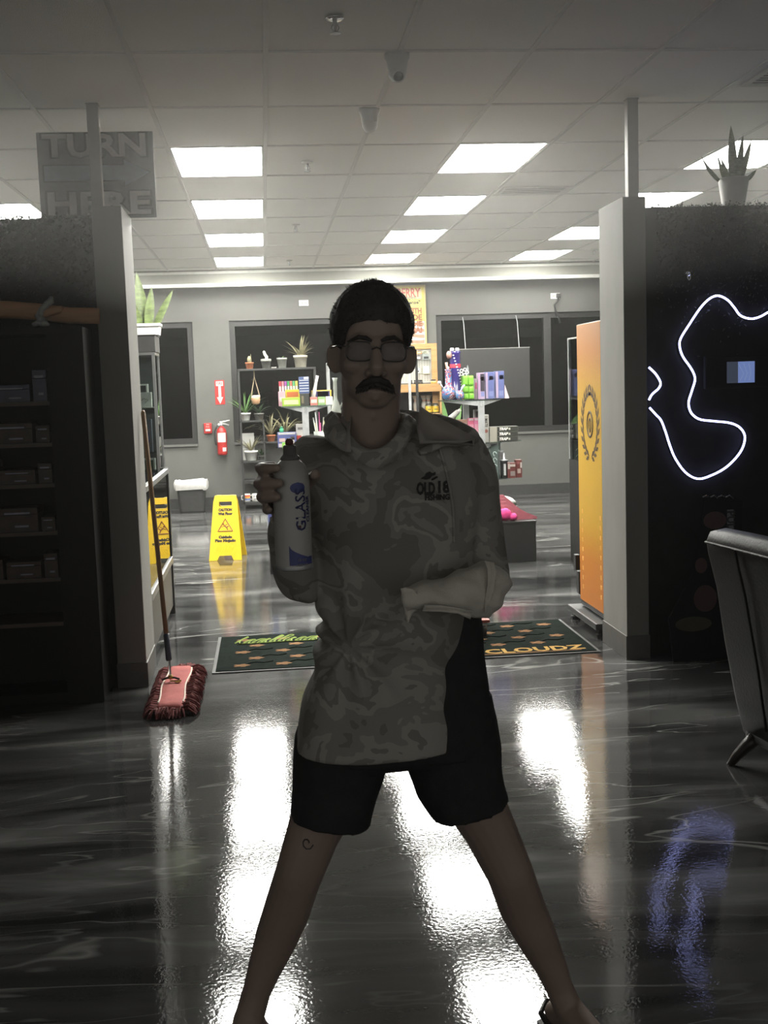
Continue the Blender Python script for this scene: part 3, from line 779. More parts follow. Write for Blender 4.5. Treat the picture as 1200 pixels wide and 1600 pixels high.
MB().box(mx1-.95, mx1-.1, my0+.045, my0+.062, .0100, .0112).build('stripe', tan, t)
b = MB(); rnd = random.Random(9); gx = mx0+.12
for k in range(13):                                     # brush script in yellow green
    x = gx+k*.052; h0 = .17 if k in (0, 4, 5, 9) else .09
    w0 = .03+.012*(k % 3); b.tube(smooth_path([Vector(q) for q in ((x-.01, my1-.235, .0105), (x+.01+h0*.3, my1-.25+h0, .0107), (x+w0+h0*.2, my1-.245+h0*.95, .0108), (x+w0*.8, my1-.21+h0*.3, .0107), (x+.02, my1-.25, .0105), (x+.06, my1-.235, .0105))], 3), .007, 5, .35)
b.tube([(gx, my1-.275, .0105), (gx+.3, my1-.262, .0106), (gx+.7, my1-.27, .0105)], [.004, .009, .003], 5, .35)
b.build('script_lettering', M('mat_lime', (.19, .25, .07), .9, spec=.05), t)

# ------------------------------------------------------------------ dust mop
c = onfloor(270, 1100); mxc = onfloor(273, 1085).x+.003; y0, y1 = onfloor(270, 1118).y, onfloor(275, 1053).y
t = thing('dust_mop', 'red dust mop with a long wooden handle leaning on the left partition', 'mop', (mxc, (y0+y1)/2, 0))
red_c = ramp_mat('mop_red', [(.3, (.27, .05, .045)), (.7, (.37, .08, .07))], 14, .85, 4, 0, False, (1, 1, 1), .4, 90)
pw = .068
b = MB(); rings = []
for k in range(13):
    y = y0+(y1-y0)*k/12; zz_ = .050+.006*noise.noise((k*.9, 1, 3)); e = .82 if k in (0, 12) else 1
    ring = []
    for q in range(14):
        a = 2*PI*q/14
        ring.append((mxc+.006*math.sin(k*.8)+pw*e*max(-1, min(1, 1.25*math.cos(a))), y, .028+max(-.6, min(.8, 1.1*math.sin(a)))*zz_*.5*e+.004*noise.noise((q*.8, k*1.1, 0))))
    rings.append(ring)
b.loft(rings); b.build('mop_pad', red_c, t, True)
for s in (-1, 1):
    MB().tube([(mxc+.006*math.sin(k*.8)+s*pw*.88, y0+(y1-y0)*k/12, .047) for k in range(1, 12)], .0045, 6).build('piping', M('cream_piping', (.62, .52, .45), .8), t)
b = MB(); rnd = random.Random(11)
for k in range(420):
    u = rnd.random()*2*((y1-y0)+2*pw)
    L = y1-y0; w2 = 2*pw
    if u < L: p, d = (mxc-pw, y0+u), (-1, rnd.uniform(-.4, .2))
    elif u < L+w2: p, d = (mxc-pw+(u-L), y1), (rnd.uniform(-.4, .4), 1)
    elif u < 2*L+w2: p, d = (mxc+pw, y1-(u-L-w2)), (1, rnd.uniform(-.5, .2))
    else: p, d = (mxc+pw-(u-2*L-w2), y0), (rnd.uniform(-.5, .5), -1)
    d = Vector((d[0], d[1], 0)).normalized(); ln = rnd.uniform(.055, .075) if u < 2*L+w2 and not (L < u < L+w2) else rnd.uniform(.05, .085)
    if d.x > .5: ln *= 1.05
    if d.x < -.5: ln *= .8
    q = Vector((p[0], p[1], rnd.uniform(.02, .04))); sd = Vector((-d.y, d.x, 0))*rnd.uniform(-.012, .012)
    b.tube([q-d*.015, q+d*ln*.4+Vector((0, 0, .008)), q+d*ln*.8+sd+Vector((0, 0, -.008)), q+d*ln+sd*1.6+Vector((0, 0, -q.z+.006))], [.005, .0055, .005, .003], 5)
stuff(b.build('yarn_fringe', M('mop_yarn', (.13, .022, .02), .9, var=.4, scale=60), t))
hp = Vector((onfloor(268, 1078).x, (y0+y1)/2+.06, .06))
top = at(207, 642, PY+.30); top.x = PXL+.022; j0 = hp+Vector((0, 0, .025)); dv = (top-j0)
MB().tube([hp+Vector((-.045, 0, -.002)), hp+Vector((-.02, 0, .008)), hp+Vector((.02, 0, .008)), hp+Vector((.045, 0, -.002))], .006, 6).build('clip', black_m, t)
MB().ell(hp+Vector((0, 0, .012)), (.014, .014, .014), 10).build('swivel', M('brass', (.5, .38, .12), .35, 1), t)
MB().tube([hp+Vector((0, 0, .01)), j0+dv*.03, j0+dv*.055], [.005, .006, .006], 6).build('wire_bracket', chrome, t)
MB().tube([j0+dv*.05, j0+dv*.055, j0+dv*.145, j0+dv*.15], [.012, .016, .016, .012], 10).build('socket', M('mop_socket_blue', (.045, .05, .075), .35), t, True)
MB().tube([j0+dv*.14, j0+dv*.99, j0+dv], [.0125, .0125, .008], 10).build('handle', ramp_mat('handle_wood', [(.3, (.20, .115, .05)), (.7, (.30, .18, .085))], 10, .5, 4, .5, False, (1, 1, .15)), t, True)
b = MB()
for a in (0, PI/2): b.tube([(mxc+math.cos(a)*.0-.028*math.cos(a), hp.y-.03-.0, .058), (mxc+.03, hp.y-.03, .058)], .004, 6) if a == 0 else None
b.lathe([(.016, .0), (.016, .004), (.009, .004), (.009, 0)], (mxc+.012, hp.y-.03, .052), 12)
b.build('grommet', M('brass', (.5, .38, .12), .35, 1), t)

# ------------------------------------------------------------------ goods: boxes that stand on shelves
def carton(lab, px, Y, zb_, col, depth=.08, cat='box', name='product_box', group=None, prints=(), rough=.45, yaw=0, h=None):
    col = tuple(c*.58 for c in col); prints = [(a, b, c, d, tuple(v*.58 for v in e)) for a, b, c, d, e in prints]   # printed card under bright panels
    X0, X1, Z0, Z1 = rect(*px, Y)
    if h: Z1 = zb_+h
    hh = Z1-Z0 if not h else h; w = X1-X0; xc = (X0+X1)/2
    t = thing(name, lab, cat, (xc, Y+depth/2, zb_), group)
    MB().box(X0, X1, Y, Y+depth, zb_, zb_+hh, min(.003, w*.1)).build('box_body', M('card_%.2f_%.2f_%.2f' % tuple(col), col, rough, var=.06), t)
    for (u0, v0, u1, v1, c2) in prints:
        MB().box(X0+w*u0, X0+w*u1, Y-.0022, Y-.0002, zb_+hh*v0, zb_+hh*v1).build('print', M('ink_%.2f_%.2f_%.2f' % tuple(c2), c2, .5, var=.05), t)
    if yaw: t.rotation_euler = (0, 0, yaw)
    return t, (X0, X1, zb_, zb_+hh, Y)
def lifted(o, dz): o.location.z += dz

# ---- plant rack before the far window
YR = 15.15
rk = thing('plant_rack', 'thin black metal plant rack in front of the far window', 'rack', (at(430, 700, YR).x, YR, 0))
rx0, rx1 = at(372, 575, YR).x, at(492, 575, YR).x; rxm = at(413, 690, YR).x
rd = .26
zs = {k: at(400, py, YR).z for k, py in (('top', 576), ('a', 657), ('b', 691), ('c', 720), ('d', 750), ('e', 784))}
rack_m = M('rack_black', (.018, .018, .0175), .5)
for x, z1 in ((rx0, zs['top']), (rx1, zs['top'])):
    for y in (YR, YR+rd-.02): MB().box(x-.012, x+.012, y, y+.02, 0, z1-.012).build('upright', rack_m, rk)
for y in (YR, YR+rd-.02): MB().box(rxm-.01, rxm+.01, y, y+.02, zs['c'], zs['a']-.012).build('upright', rack_m, rk)
for k, a, b_ in (('top', rx0, rx1), ('a', rx0, rxm), ('b', rxm, rx1), ('c', rx0, rxm), ('d', rx0, rx1), ('e', rx0, rx1)):
    MB().box(a-.012, b_+.012, YR, YR+rd, zs[k]-.024 if k == 'top' else zs[k]-.02, zs[k]-.0, .002).build('shelf', rack_m, rk)
MB().box(rx0, rx1, YR, YR+.02, .05, .075).build('rail', rack_m, rk)
PG = 'potted plants on the rack'
def plant(name, lab, px, py, zb_, r0, r1, h, pm, Y=YR+.13):
    x = at(px, py, Y).x
    t = thing(name, lab, 'plant', (x, Y, zb_), PG)
    if pm: pot_round(t, x, Y, zb_, r0, r1, h, pm)
    return t, x, Y, zb_+h*.88
gpot = M('grey_pot', (.11, .11, .10), .6); wpot = M('cream_pot', (.42, .40, .32), .55)
t, x, y, z = plant('potted_cactus', 'tiny cactus in a small terracotta pot on the rack top', 390, 575, zs['top'], .042, .052, .085, terra)
b = MB().lathe([(.022, z), (.028, z+.03), (.026, z+.06), (.012, z+.085), (.003, z+.09)], (x, y, 0), 10); b.build('cactus_body', leaf_p, t, True)
b = MB().tube([(x+.02, y, z), (x+.018, y, z+.06), (x+.022, y, z+.115)], [.008, .007, .003], 6); b.build('stem', leaf_p, t)
t, x, y, z = plant('potted_cactus', 'pale curled cactus in a two tone grey pot on the rack top', 416, 575, zs['top'], .05, .062, .11, gpot)
MB().lathe([(.068, z+.0), (.07, z+.02), (.06, z+.025)], (x, y, 0), 14).build('pot_rim', M('pale_grey_rim', (.25, .255, .23), .6), t)
MB().tube([(x, y, z), (x+.012, y, z+.05), (x-.012, y, z+.085), (x-.02, y, z+.12), (x-.015, y, z+.13)], [.02, .022, .02, .017, .008], 10).build('cactus_body', M('pale_cactus', (.46, .48, .38), .7), t, True)
t, x, y, z = plant('potted_seedling', 'small seedling in a pale grey pot on the rack top', 441, 575, zs['top'], .05, .062, .13, M('pale_grey_rim', (.25, .255, .23), .6))
b = MB()
for k in range(5): leaf(b, (x, y, z), (math.cos(k*1.3), math.sin(k*1.3)*.6, .7), .07, .02, .7)
b.build('foliage', leaf_g, t)
t, x, y, z = plant('leafy_houseplant', 'bushy brownish houseplant in a cream pot on the rack top', 470, 575, zs['top'], .07, .085, .155, wpot)
b = MB(); rnd = random.Random(21)
for k in range(26):
    a = rnd.uniform(0, 2*PI); u = rnd.uniform(.15, 1)
    leaf(b, (x+.02*math.cos(a), y+.02*math.sin(a), z), (math.cos(a)*u, math.sin(a)*u*.5, rnd.uniform(.3, 1.2)), rnd.uniform(.16, .30), .055, rnd.uniform(.4, 1.3), 5)
b.build('foliage', leaf_p, t)
pk = thing('plant_tray', 'little white dish between the pots on the rack top', 'dish', (at(428, 575, YR).x, YR+.1, zs['top']))
MB().lathe([(.025, 0), (.036, .012), (.034, .014), (.024, .004)], (at(428, 575, YR).x, YR+.1, zs['top']), 14).build('dish_body', paper, pk, True)
# hanging planter
hx = at(400, 640, YR-.03).x; hy = YR+.12; hz0 = at(400, 632, YR).z
t = thing('hanging_planter', 'clay planter hanging on two cords from the rack', 'planter', (hx, hy, hz0))
MB().lathe([(.03, hz0), (.05, hz0+.015), (.058, hz0+.06), (.056, hz0+.112), (.048, hz0+.112), (.046, hz0+.1)], (hx, hy, 0), 16).build('pot', M('planter_clay', (.38, .22, .12), .8), t, True)  # plain orange-brown clay
MB().lathe([(.0575, hz0+.085), (.0595, hz0+.09), (.0595, hz0+.112), (.057, hz0+.116)], (hx, hy, 0), 16).build('pot_rim', M('cream_piping', (.62, .52, .45), .8), t)
for s in (-1, 1): MB().tube([(hx+s*.055, hy, hz0+.1), (hx-.005, hy, zs['top']-.1), (hx-.005, hy, zs['top']-.02)], .006, 5).build('cord', M('rope', (.34, .27, .18), .9), t)
def spiky(t, x, y, z, n, L, wd, mat, seed, dr=1.4, spread=1):
    b = MB(); rnd = random.Random(seed)
    for k in range(n):
        a = 2*PI*k/n+rnd.uniform(-.2, .2)
        leaf(b, (x, y, z), (math.cos(a)*spread, math.sin(a)*spread*.6, rnd.uniform(.7, 1.6)), L*rnd.uniform(.7, 1.1), wd, dr*rnd.uniform(.6, 1.2), 7)
    b.build('foliage', mat, t)
t, x, y, z = plant('spider_plant', 'green spiky plant in a white pot on the upper left rack shelf', 384, 657, zs['a'], .05, .065, .1, white_p); spiky(t, x, y, z, 16, .36, .026, leaf_g, 3, .9)
t, x, y, z = plant('dark_houseplant', 'dark leaved plant in a black pot on the upper left rack shelf', 405, 657, zs['a'], .05, .06, .09, gpot); spiky(t, x, y, z, 10, .2, .05, leaf_d, 4, 1.2)
t, x, y, z = plant('aloe_plant', 'pale aloe in a white pot on the second left rack shelf', 393, 720, zs['c'], .065, .082, .13, white_p, YR+.1); spiky(t, x, y, z, 18, .27, .03, leaf_p, 5, .8)
t, x, y, z = plant('trailing_plant', 'trailing green plant on the second left rack shelf beside the aloe', 410, 720, zs['c'], .035, .045, .06, gpot); spiky(t, x, y, z, 12, .17, .035, leaf_d, 6, 2.2)
t, x, y, z = plant('spider_plant', 'striped spider plant in a terracotta pot behind the blue carton', 424, 691, zs['b'], .042, .055, .085, terra, YR+.08); spiky(t, x, y, z, 18, .42, .03, leaf_p, 7, 2.0, .8)
t, x, y, z = plant('spider_plant', 'fuller striped spider plant on the rack directly left of the glass stand post', 447, 691, zs['b'], .05, .06, .1, gpot); spiky(t, x, y, z, 24, .42, .03, leaf_p, 8, 2.0, .8)
carton('small white carton on the second left rack shelf behind the aloe', (377, 678, 397, 690), YR+.19, zs['c'], (.6, .6, .57), .05, h=.35)
for k, px in enumerate((386, 399, 411)):
    x = at(px, 780, YR).x; y = YR+.1; z = zs['e']
    t = thing('mug', ['white mug with a rainbow band on the lowest rack shelf', 'white mug with a black face print, the middle one of the lowest rack shelf', 'white mug with a black face print, nearest to the spray can in the view'][k], 'mug', (x, y, z), 'mugs on the lowest rack shelf')
    MB().lathe([(.038, z), (.042, z+.004), (.042, z+.098), (.038, z+.098), (.036, z+.02)], (x, y, 0), 18).build('cup', white_p, t, True)
    MB().tube([(x-.04, y, z+.08), (x-.07, y, z+.075), (x-.072, y, z+.03), (x-.04, y, z+.022)], .007, 8).build('handle', white_p, t, True)
    if k == 0:
        for q, c in enumerate(((.6, .1, .05), (.65, .35, .05), (.1, .15, .4))):
            b = MB(); b.loft([[(x+.0428*math.sin(a), y-.0428*math.cos(a), z+.02+.022*(2-q)+d) for a in [-1.2+2.4*i/10 for i in range(11)]] for d in (0, .021)], False, False)
            b.build('print', M('mug_print%d' % q, c, .4), t)
    else:
        b = MB()
        for dx in (-.013, .013): b.tube([(x+dx+.006*math.cos(a), y-.041, z+.065+.009*math.sin(a)) for a in [2*PI*i/10 for i in range(11)]], .003, 5)
        b.tube([(x-.018, y-.041, z+.04), (x, y-.0435, z+.03), (x+.018, y-.041, z+.04)], .003, 5)
        b.build('print', ink, t)

# ---- glass display stands (square glass shelves on steel posts, corner to the front)
def stand(lab, px_post, px_l, px_r, Y, tiers, ptop):
    xp, xa, xb = at(px_post, 640, Y).x, at(px_l, 630, Y).x, at(px_r, 630, Y).x
    t = thing('glass_display_stand', lab, 'display stand', ((xa+xb)/2, Y+.3, 0), 'glass display stands')
    hy = .32
    for z, ex in tiers:
        poly = [(xa-ex, Y+hy, z), (xp, Y, z), (xb+ex, Y+hy, z), ((xa+xb)/2, Y+2*hy, z)]
        b = MB().loft([[(p[0], p[1], z-.010) for p in poly], poly]); b.build('shelf', shelf_glass, t)
        b = MB()                                         # pressed steel corner bracket, a shallow V below the glass
        b.loft([[(xa+.02, Y+hy-.005, z-.012), (xp, Y+.012, z-.012), (xp, Y+.012, z-.065), ],
                [(xa+.02, Y+hy+.001, z-.012), (xp, Y+.02, z-.012), (xp, Y+.02, z-.065)]])
        b.loft([[(xp, Y+.012, z-.012), (xb-.02, Y+hy-.005, z-.012), (xp, Y+.012, z-.065)],
                [(xp, Y+.02, z-.012), (xb-.02, Y+hy+.001, z-.012), (xp, Y+.02, z-.065)]])
        b.build('bracket', steel, t)
    zp = ptop
    for x, y in ((xp, Y+.035), ((xa+xb)/2, Y+2*hy-.04)):
        MB().box(x-.03, x+.03, y-.012, y+.012, .02, zp-.012, .003).build('post', steel, t)
    MB().box((xa+xb)/2-.25, (xa+xb)/2+.25, Y+.1, Y+.6, 0, .02, .004).build('base_plate', black_m, t)
    return (xa+xb)/2
YS1 = 10.9
zA = at(478, 634, YS1+.1).z; zA2 = at(470, 699, YS1+.1).z
stand('glass shelf stand with bright goods left of his head, over the spray can', 477, 439, 521, YS1, [(zA, 0), (zA2, .06), (.7, .05)], zA)
YI = YS1+.17
G1 = 'goods on the left glass stand'
strip = [(.5, .05, .08), (.55, .2, .25), (.25, .06, .3), (.05, .3, .1), (.6, .15, .1), (.08, .35, .15), (.55, .5, .1)]
for k, c in enumerate(strip):
    carton('slim %s incense packet standing at the back of the left glass stand' % ['red', 'coral', 'purple', 'dark green', 'scarlet', 'bright green', 'mustard'][k], (436+k*4.3, 594, 439.6+k*4.3, 622), YI+.22, zA, c, .03, 'packet', 'incense_packet', G1, [(.1, .55, .9, .8, (.7, .66, .6))], h=.235)
carton('bright yellow box behind the lime green box on the left glass stand', (446, 606, 468, 622), YI+.1, zA, (.75, .6, .05), .07, group=G1, prints=[(.1, .55, .9, .85, (.6, .15, .05)), (.15, .1, .85, .4, (.7, .66, .6))], h=.155)
carton('lime green box at the front left of the left glass stand', (441, 621, 469, 634), YI-.02, zA, (.36, .55, .05), .09, group=G1, prints=[(.1, .2, .9, .75, (.62, .7, .35))])
carton('pink and white packet at the left edge of the left glass stand', (435, 609, 446, 628), YI+.06, zA, (.62, .35, .42), .03, 'packet', group=G1, prints=[(.2, .3, .8, .6, (.7, .66, .6))], h=.14)
carton('black box in the middle of the left glass stand', (469, 615, 483, 634), YI, zA, (.04, .045, .04), .09, group=G1, prints=[(.15, .2, .4, .8, (.2, .17, .1))])
zbk = zA+rect(469, 615, 483, 634, YI)[3]-rect(469, 615, 483, 634, YI)[2]
carton('blue and white patterned carton on top of the black box', (467, 588, 483, 614), YI+.02, zbk, (.06, .10, .24), .05, group=G1, prints=[(.05, .12+.16*k, .95, .17+.16*k, (.6, .62, .68)) for k in range(5)]+[(.5, .85, .95, .98, (.65, .66, .7))])
o = thing('white_pipe_tube', 'white ceramic tube leaning behind the framed card on the left glass stand', 'pipe', (at(487, 612, YI).x, YI+.1, zA), G1)
a0, a1 = at(487, 612, YI+.1), at(496, 587, YI+.1); a0.z = zA+.02
MB().tube([a0, a0.lerp(a1, .5), a0.lerp(a1, .75), a1], [.022, .018, .012, .014], 10).build('tube_body', paper, o, True)
carton('red and navy framed card in yellow border on the left glass stand', (487, 609, 518, 632), YI+.12, zA, (.72, .55, .08), .02, 'card', 'framed_card', G1, [(.08, .5, .92, .93, (.06, .05, .2)), (.3, .55, .85, .9, (.6, .06, .04))])
for k, (c, nm) in enumerate((((.62, .22, .18), 'red'), ((.3, .5, .2), 'green'), ((.66, .66, .66), 'white'))):
    carton('%s wrapped candy pack at the front of the left glass stand' % nm, (485+k*12, 620, 496+k*12, 633), YI-.02, zA, c, .06, 'packet', 'candy_packet', G1, [(.1, .3, .9, .7, (.7, .66, .6))])
# lower shelf
carton('blue and violet test kit carton on the lower left glass shelf', (434, 675, 463, 699), YI-.05, zA2, (.10, .12, .34), .08, group=G1, prints=[(.05, .86, .95, .98, (.65, .62, .62)), (.08, .4, .4, .62, (.66, .45, .45)), (.66, .25, .9, .6, (.65, .6, .58)), (.7, .5, .9, .72, (.04, .03, .03)), (.04, .05, .5, .28, (.66, .55, .6))])
ztk = zA2+rect(434, 675, 463, 699, YI-.05)[3]-rect(434, 675, 463, 699, YI-.05)[2]
xg = at(440, 672, YI).x
o = thing('green_bottle', 'small green capped bottle on top of the blue test kit carton', 'bottle', (xg, YI, ztk), G1)
MB().lathe([(.018, ztk), (.02, ztk+.01), (.02, ztk+.03), (.01, ztk+.036)], (xg, YI, 0), 12).build('bottle_body', M('bottle_green', (.03, .25, .12), .3), o, True)
MB().lathe([(.011, ztk+.037), (.011, ztk+.052), (.006, ztk+.054)], (xg, YI, 0), 12).build('cap', M('bottle_green', (.03, .25, .12), .3), o)
carton('white blister pack with a red lighter on the lower left glass shelf', (463, 663, 480, 699), YI+.02, zA2, (.6, .58, .54), .03, 'packet', 'blister_pack', G1, [(.05, .05, .45, .5, (.5, .04, .03)), (.15, .75, .8, .85, (.2, .19, .18)), (.6, .45, .8, .7, (.3, .29, .28))])
carton('lime green pouch lying before the blue test kit carton', (441, 690, 456, 699), YI-.13, zA2, (.25, .6, .08), .05, 'packet', 'pouch', G1, [(.2, .3, .8, .7, (.6, .7, .3))])
carton('orange red pouch beside the lime pouch on the lower left glass shelf', (456, 692, 466, 699), YI-.13, zA2, (.62, .13, .03), .05, 'packet', 'pouch', G1, [(.2, .3, .8, .7, (.7, .5, .2))])
xj = at(501, 690, YI).x
o = thing('straw_cup', 'cup of pale glass straws on the lower left glass shelf', 'cup', (xj, YI+.05, zA2), G1)
MB().lathe([(.05, zA2), (.06, zA2+.14), (.056, zA2+.14), (.046, zA2+.01)], (xj, YI+.05, 0), 14).build('cup_body', M('cup_grey', (.25, .26, .24), .4), o, True)
for k in range(8):
    a = k*.8; col = [(.7, .7, .66), (.62, .62, .6), (.55, .12, .3), (.5, .5, .25)][k % 4]
    MB().tube([(xj+.02*math.cos(a), YI+.05+.02*math.sin(a), zA2+.012), (xj+.06*math.cos(a), YI+.05+.04*math.sin(a), zA2+.22+.05*(k % 3))], .006, 6).build('straw', M('straw%d' % (k % 4), col, .3), o)
# clear case half hidden behind his head
X0, X1, Z0, Z1 = rect(513, 566, 560, 650, 12.2)
o = thing('clear_case', 'clear glass case with white glassware, half hidden behind his left-side ear', 'display case', ((X0+X1)/2, 12.35, 0))
MB().box(X0, X1, 12.2, 12.5, 0, Z0).build('base_cabinet', dark_m, o)
b = MB()
for x in (X0, X1-.02):
    for y in (12.2, 12.48): b.box(x, x+.02, y, y+.02, Z0, Z1)
b.box(X0, X1, 12.2, 12.5, Z1-.016, Z1); b.build('frame', steel, o)
MB().box(X0+.02, X1-.02, 12.205, 12.209, Z0, Z1-.018).build('glass_panel', clear, o)
xv = X0+.08
o = thing('glass_water_pipe', 'white glass water pipe inside the clear case behind his ear', 'pipe', (xv, 12.35, Z0))
MB().lathe([(.05, Z0), (.055, Z0+.05), (.04, Z0+.12), (.02, Z0+.18), (.02, Z0+.36), (.03, Z0+.4)], (xv, 12.35, 0), 14).build('pipe_body', M('milk_glass', (.36, .33, .31), .2), o, True)
MB().tube([(xv+.04, 12.35, Z0+.08), (xv+.09, 12.35, Z0+.16), (xv+.1, 12.35, Z0+.22)], [.012, .012, .022], 8).build('bowl', M('milk_glass', (.6, .55, .52), .2), o, True)

# ---- right glass stand
YS2 = 10.9
zB = at(748, 624, YS2+.1).z; zB2 = at(790, 690, YS2+.1).z; zB3 = at(790, 748, YS2+.1).z
stand('glass shelf stand with water pipes and blue boxes right of his shoulder', 753, 692, 797, YS2, [(zB, 0), (zB2, .17), (zB3, .17)], zB)
G2 = 'goods on the right glass stand'
YI = YS2+.17
navy = M('pipe_navy', (.025, .015, .12), .15, coat=.5); swirl = ramp_mat('pipe_swirl', [(.4, (.06, .14, .28)), (.5, (.28, .03, .045)), (.58, (.30, .34, .38))], 22, .15, 2, 1.5)
dots = M('white_dots', (.45, .44, .44), .3)
x = at(713, 620, YI+.08).x; y = YI+.1; H = at(712, 549, y).z-zB
t = thing('tall_water_pipe', 'tall navy water pipe with white dots on the right glass stand', 'pipe', (x, y, zB), G2)
MB().lathe([(.07, zB), (.07, zB+.01), (.055, zB+.03), (.052, zB+H*.95), (.06, zB+H), (.05, zB+H)], (x, y, 0), 18).build('pipe_body', navy, t, True)
b = MB()
for k in range(14):
    a = -PI/2+((k*37) % 19-9)*.15; hh = zB+.06+H*.85*((k*29) % 14)/14
    b.ell((x+.054*math.cos(a), y+.054*math.sin(a), hh), (.009, .006, .009), 8)
b.build('dot', dots, t)
MB().lathe([(.053, zB+H*.66), (.055, zB+H*.70), (.053, zB+H*.74)], (x, y, 0), 18).build('band', M('red_glass', (.42, .04, .06), .2), t)
MB().tube([(x-.045, y-.02, zB+H*.55), (x-.085, y-.03, zB+H*.66), (x-.09, y-.03, zB+H*.78)], [.012, .012, .014], 8).build('stem', M('coral_glass', (.36, .20, .16), .2), t, True)
MB().ell((x-.06, y-.03, zB+H*.93), (.028, .028, .04), 12).build('bowl', M('coral_glass', (.6, .35, .28), .2), t, True)
for dx in (-.03, .02): MB().ell((x+dx, y-.02, zB+H+.015), (.022, .022, .022), 10).build('knob', dots, t, True)
x = at(702, 620, YI).x; y = YI-.02+.05; H = at(700, 577, y).z-zB
t = thing('round_water_pipe', 'short round bottomed red and blue water pipe at the left of the right glass stand', 'pipe', (x, y, zB), G2)
MB().lathe([(.03, zB), (.06, zB+.02), (.072, zB+.07), (.055, zB+.115), (.032, zB+.14), (.03, zB+H*.95), (.036, zB+H), (.028, zB+H)], (x, y, 0), 18).build('pipe_body', swirl, t, True)
MB().tube([(x-.05, y-.01, zB+.11), (x-.085, y-.02, zB+.16)], [.008, .008], 8).build('stem', dots, t, True)
MB().ell((x-.09, y-.02, zB+.17), (.018, .018, .018), 10).build('bowl', dots, t, True)
MB().ell((x, y, zB+H+.014), (.014, .014, .014), 10).build('knob', dots, t, True)
for k, (px, c) in enumerate(((722, (.3, .42, .6)),)):
    x = at(px-5, 620, YI).x; y = YI-.06
    t = thing('small_bubbler', 'small blue striped glass bubbler in front of the tall navy pipe', 'pipe', (x, y, zB), G2)
    MB().lathe([(.025, zB), (.042, zB+.03), (.038, zB+.07), (.018, zB+.09)], (x, y, 0), 14).build('pipe_body', swirl, t, True)
    MB().tube([(x+.01, y, zB+.08), (x+.035, y, zB+.13), (x+.05, y, zB+.14)], [.012, .01, .008], 8).build('neck', M('pale_glass', (.4, .5, .6), .15), t, True)
x0, x1, _, z1 = rect(723, 587, 741, 624, YI-.02)
t = thing('green_block_set', 'lime green moulded block tower on the right glass stand', 'block', ((x0+x1)/2, YI+.03, zB), G2)
lime = M('lime_silicone', (.14, .36, .03), .5); hh = z1-zB; w = x1-x0
MB().box(x0+.004, x1-.004, YI-.02, YI+.09, zB, zB+hh, .008).build('body', lime, t)
for i in range(2):
    for j, (v0, v1) in enumerate(((.02, .27), (.29, .55), (.6, .97))):
        MB().box(x0+w*.02+i*w*.49, x0+w*.47+i*w*.49, YI-.04, YI-.005, zB+hh*v0, zB+hh*v1, .016).build('cell', lime, t)
xf = at(727, 586, YI).x; zf = zB+hh
t = thing('white_flower_pick', 'cluster of white rings on top of the lime green block tower', 'ornament', (xf, YI+.02, zf), G2)
b = MB()
for a in range(5):
    c = Vector((xf+.03*math.cos(a*1.25)-.012, YI+.0, zf+.032+.026*math.sin(a*1.25)))
    b.tube([c+Vector((.014*math.cos(q), 0, .014*math.sin(q))) for q in [2*PI*i/10 for i in range(11)]], .005, 5)
b.build('ring', dots, t)
MB().tube([(xf+.025, YI+.03, zf), (xf+.03, YI+.03, zf+.07), (xf+.03, YI+.03, zf+.1)], [.014, .01, .002], 8).build('spike', M('slate_glass', (.2, .21, .22), .2), t)
lil = (.16, .19, .42); pnk = (.52, .4, .55); dk = (.04, .03, .05)
carton('slim pink glass carton, leftmost of the carton row on the right glass stand', (742, 592, 746.5, 624), YI+.05, zB, (.55, .42, .5), .06, group=G2, prints=[(.1, .5, .9, .8, (.6, .1, .25))])
for k, (a, b_, lab) in enumerate(((747, 757.5, 'lilac carton with a dark window, the left one of three'), (758.5, 772, 'blue and pink carton, the middle one of three'), (774.5, 788, 'blue carton with pale edge, the right one of three'))):
    t, q = carton(lab+' on the right glass stand', (a, 583-k*.8, b_, 624), YI-.02+.03*k, zB, pnk if k == 0 else lil, .09, group=G2, prints=[(.02, .02, .28, .98, pnk if k else (.5, .3, .5)), (.35, .3, .95, .96, dk if k == 0 else (.13, .16, .40)), (.45, .7, .9, .85, (.5, .1, .3)), (.4, .1, .9, .28, (.24, .28, .55))])
x0, x1, _, z1 = rect(789, 601, 796, 624, YI)
t = thing('price_tent', 'small folded picture card at the right end of the right glass stand', 'card', ((x0+x1)/2, YI+.03, zB), G2)
MB().loft([[(x0, YI, zB), (x1, YI+.01, zB), (x0+.006, YI+.03, z1)], [(x0, YI+.06, zB), (x1, YI+.06, zB), (x0+.006, YI+.035, z1)]]).build('card_body', M('tent_card', (.4, .3, .32), .6), t)
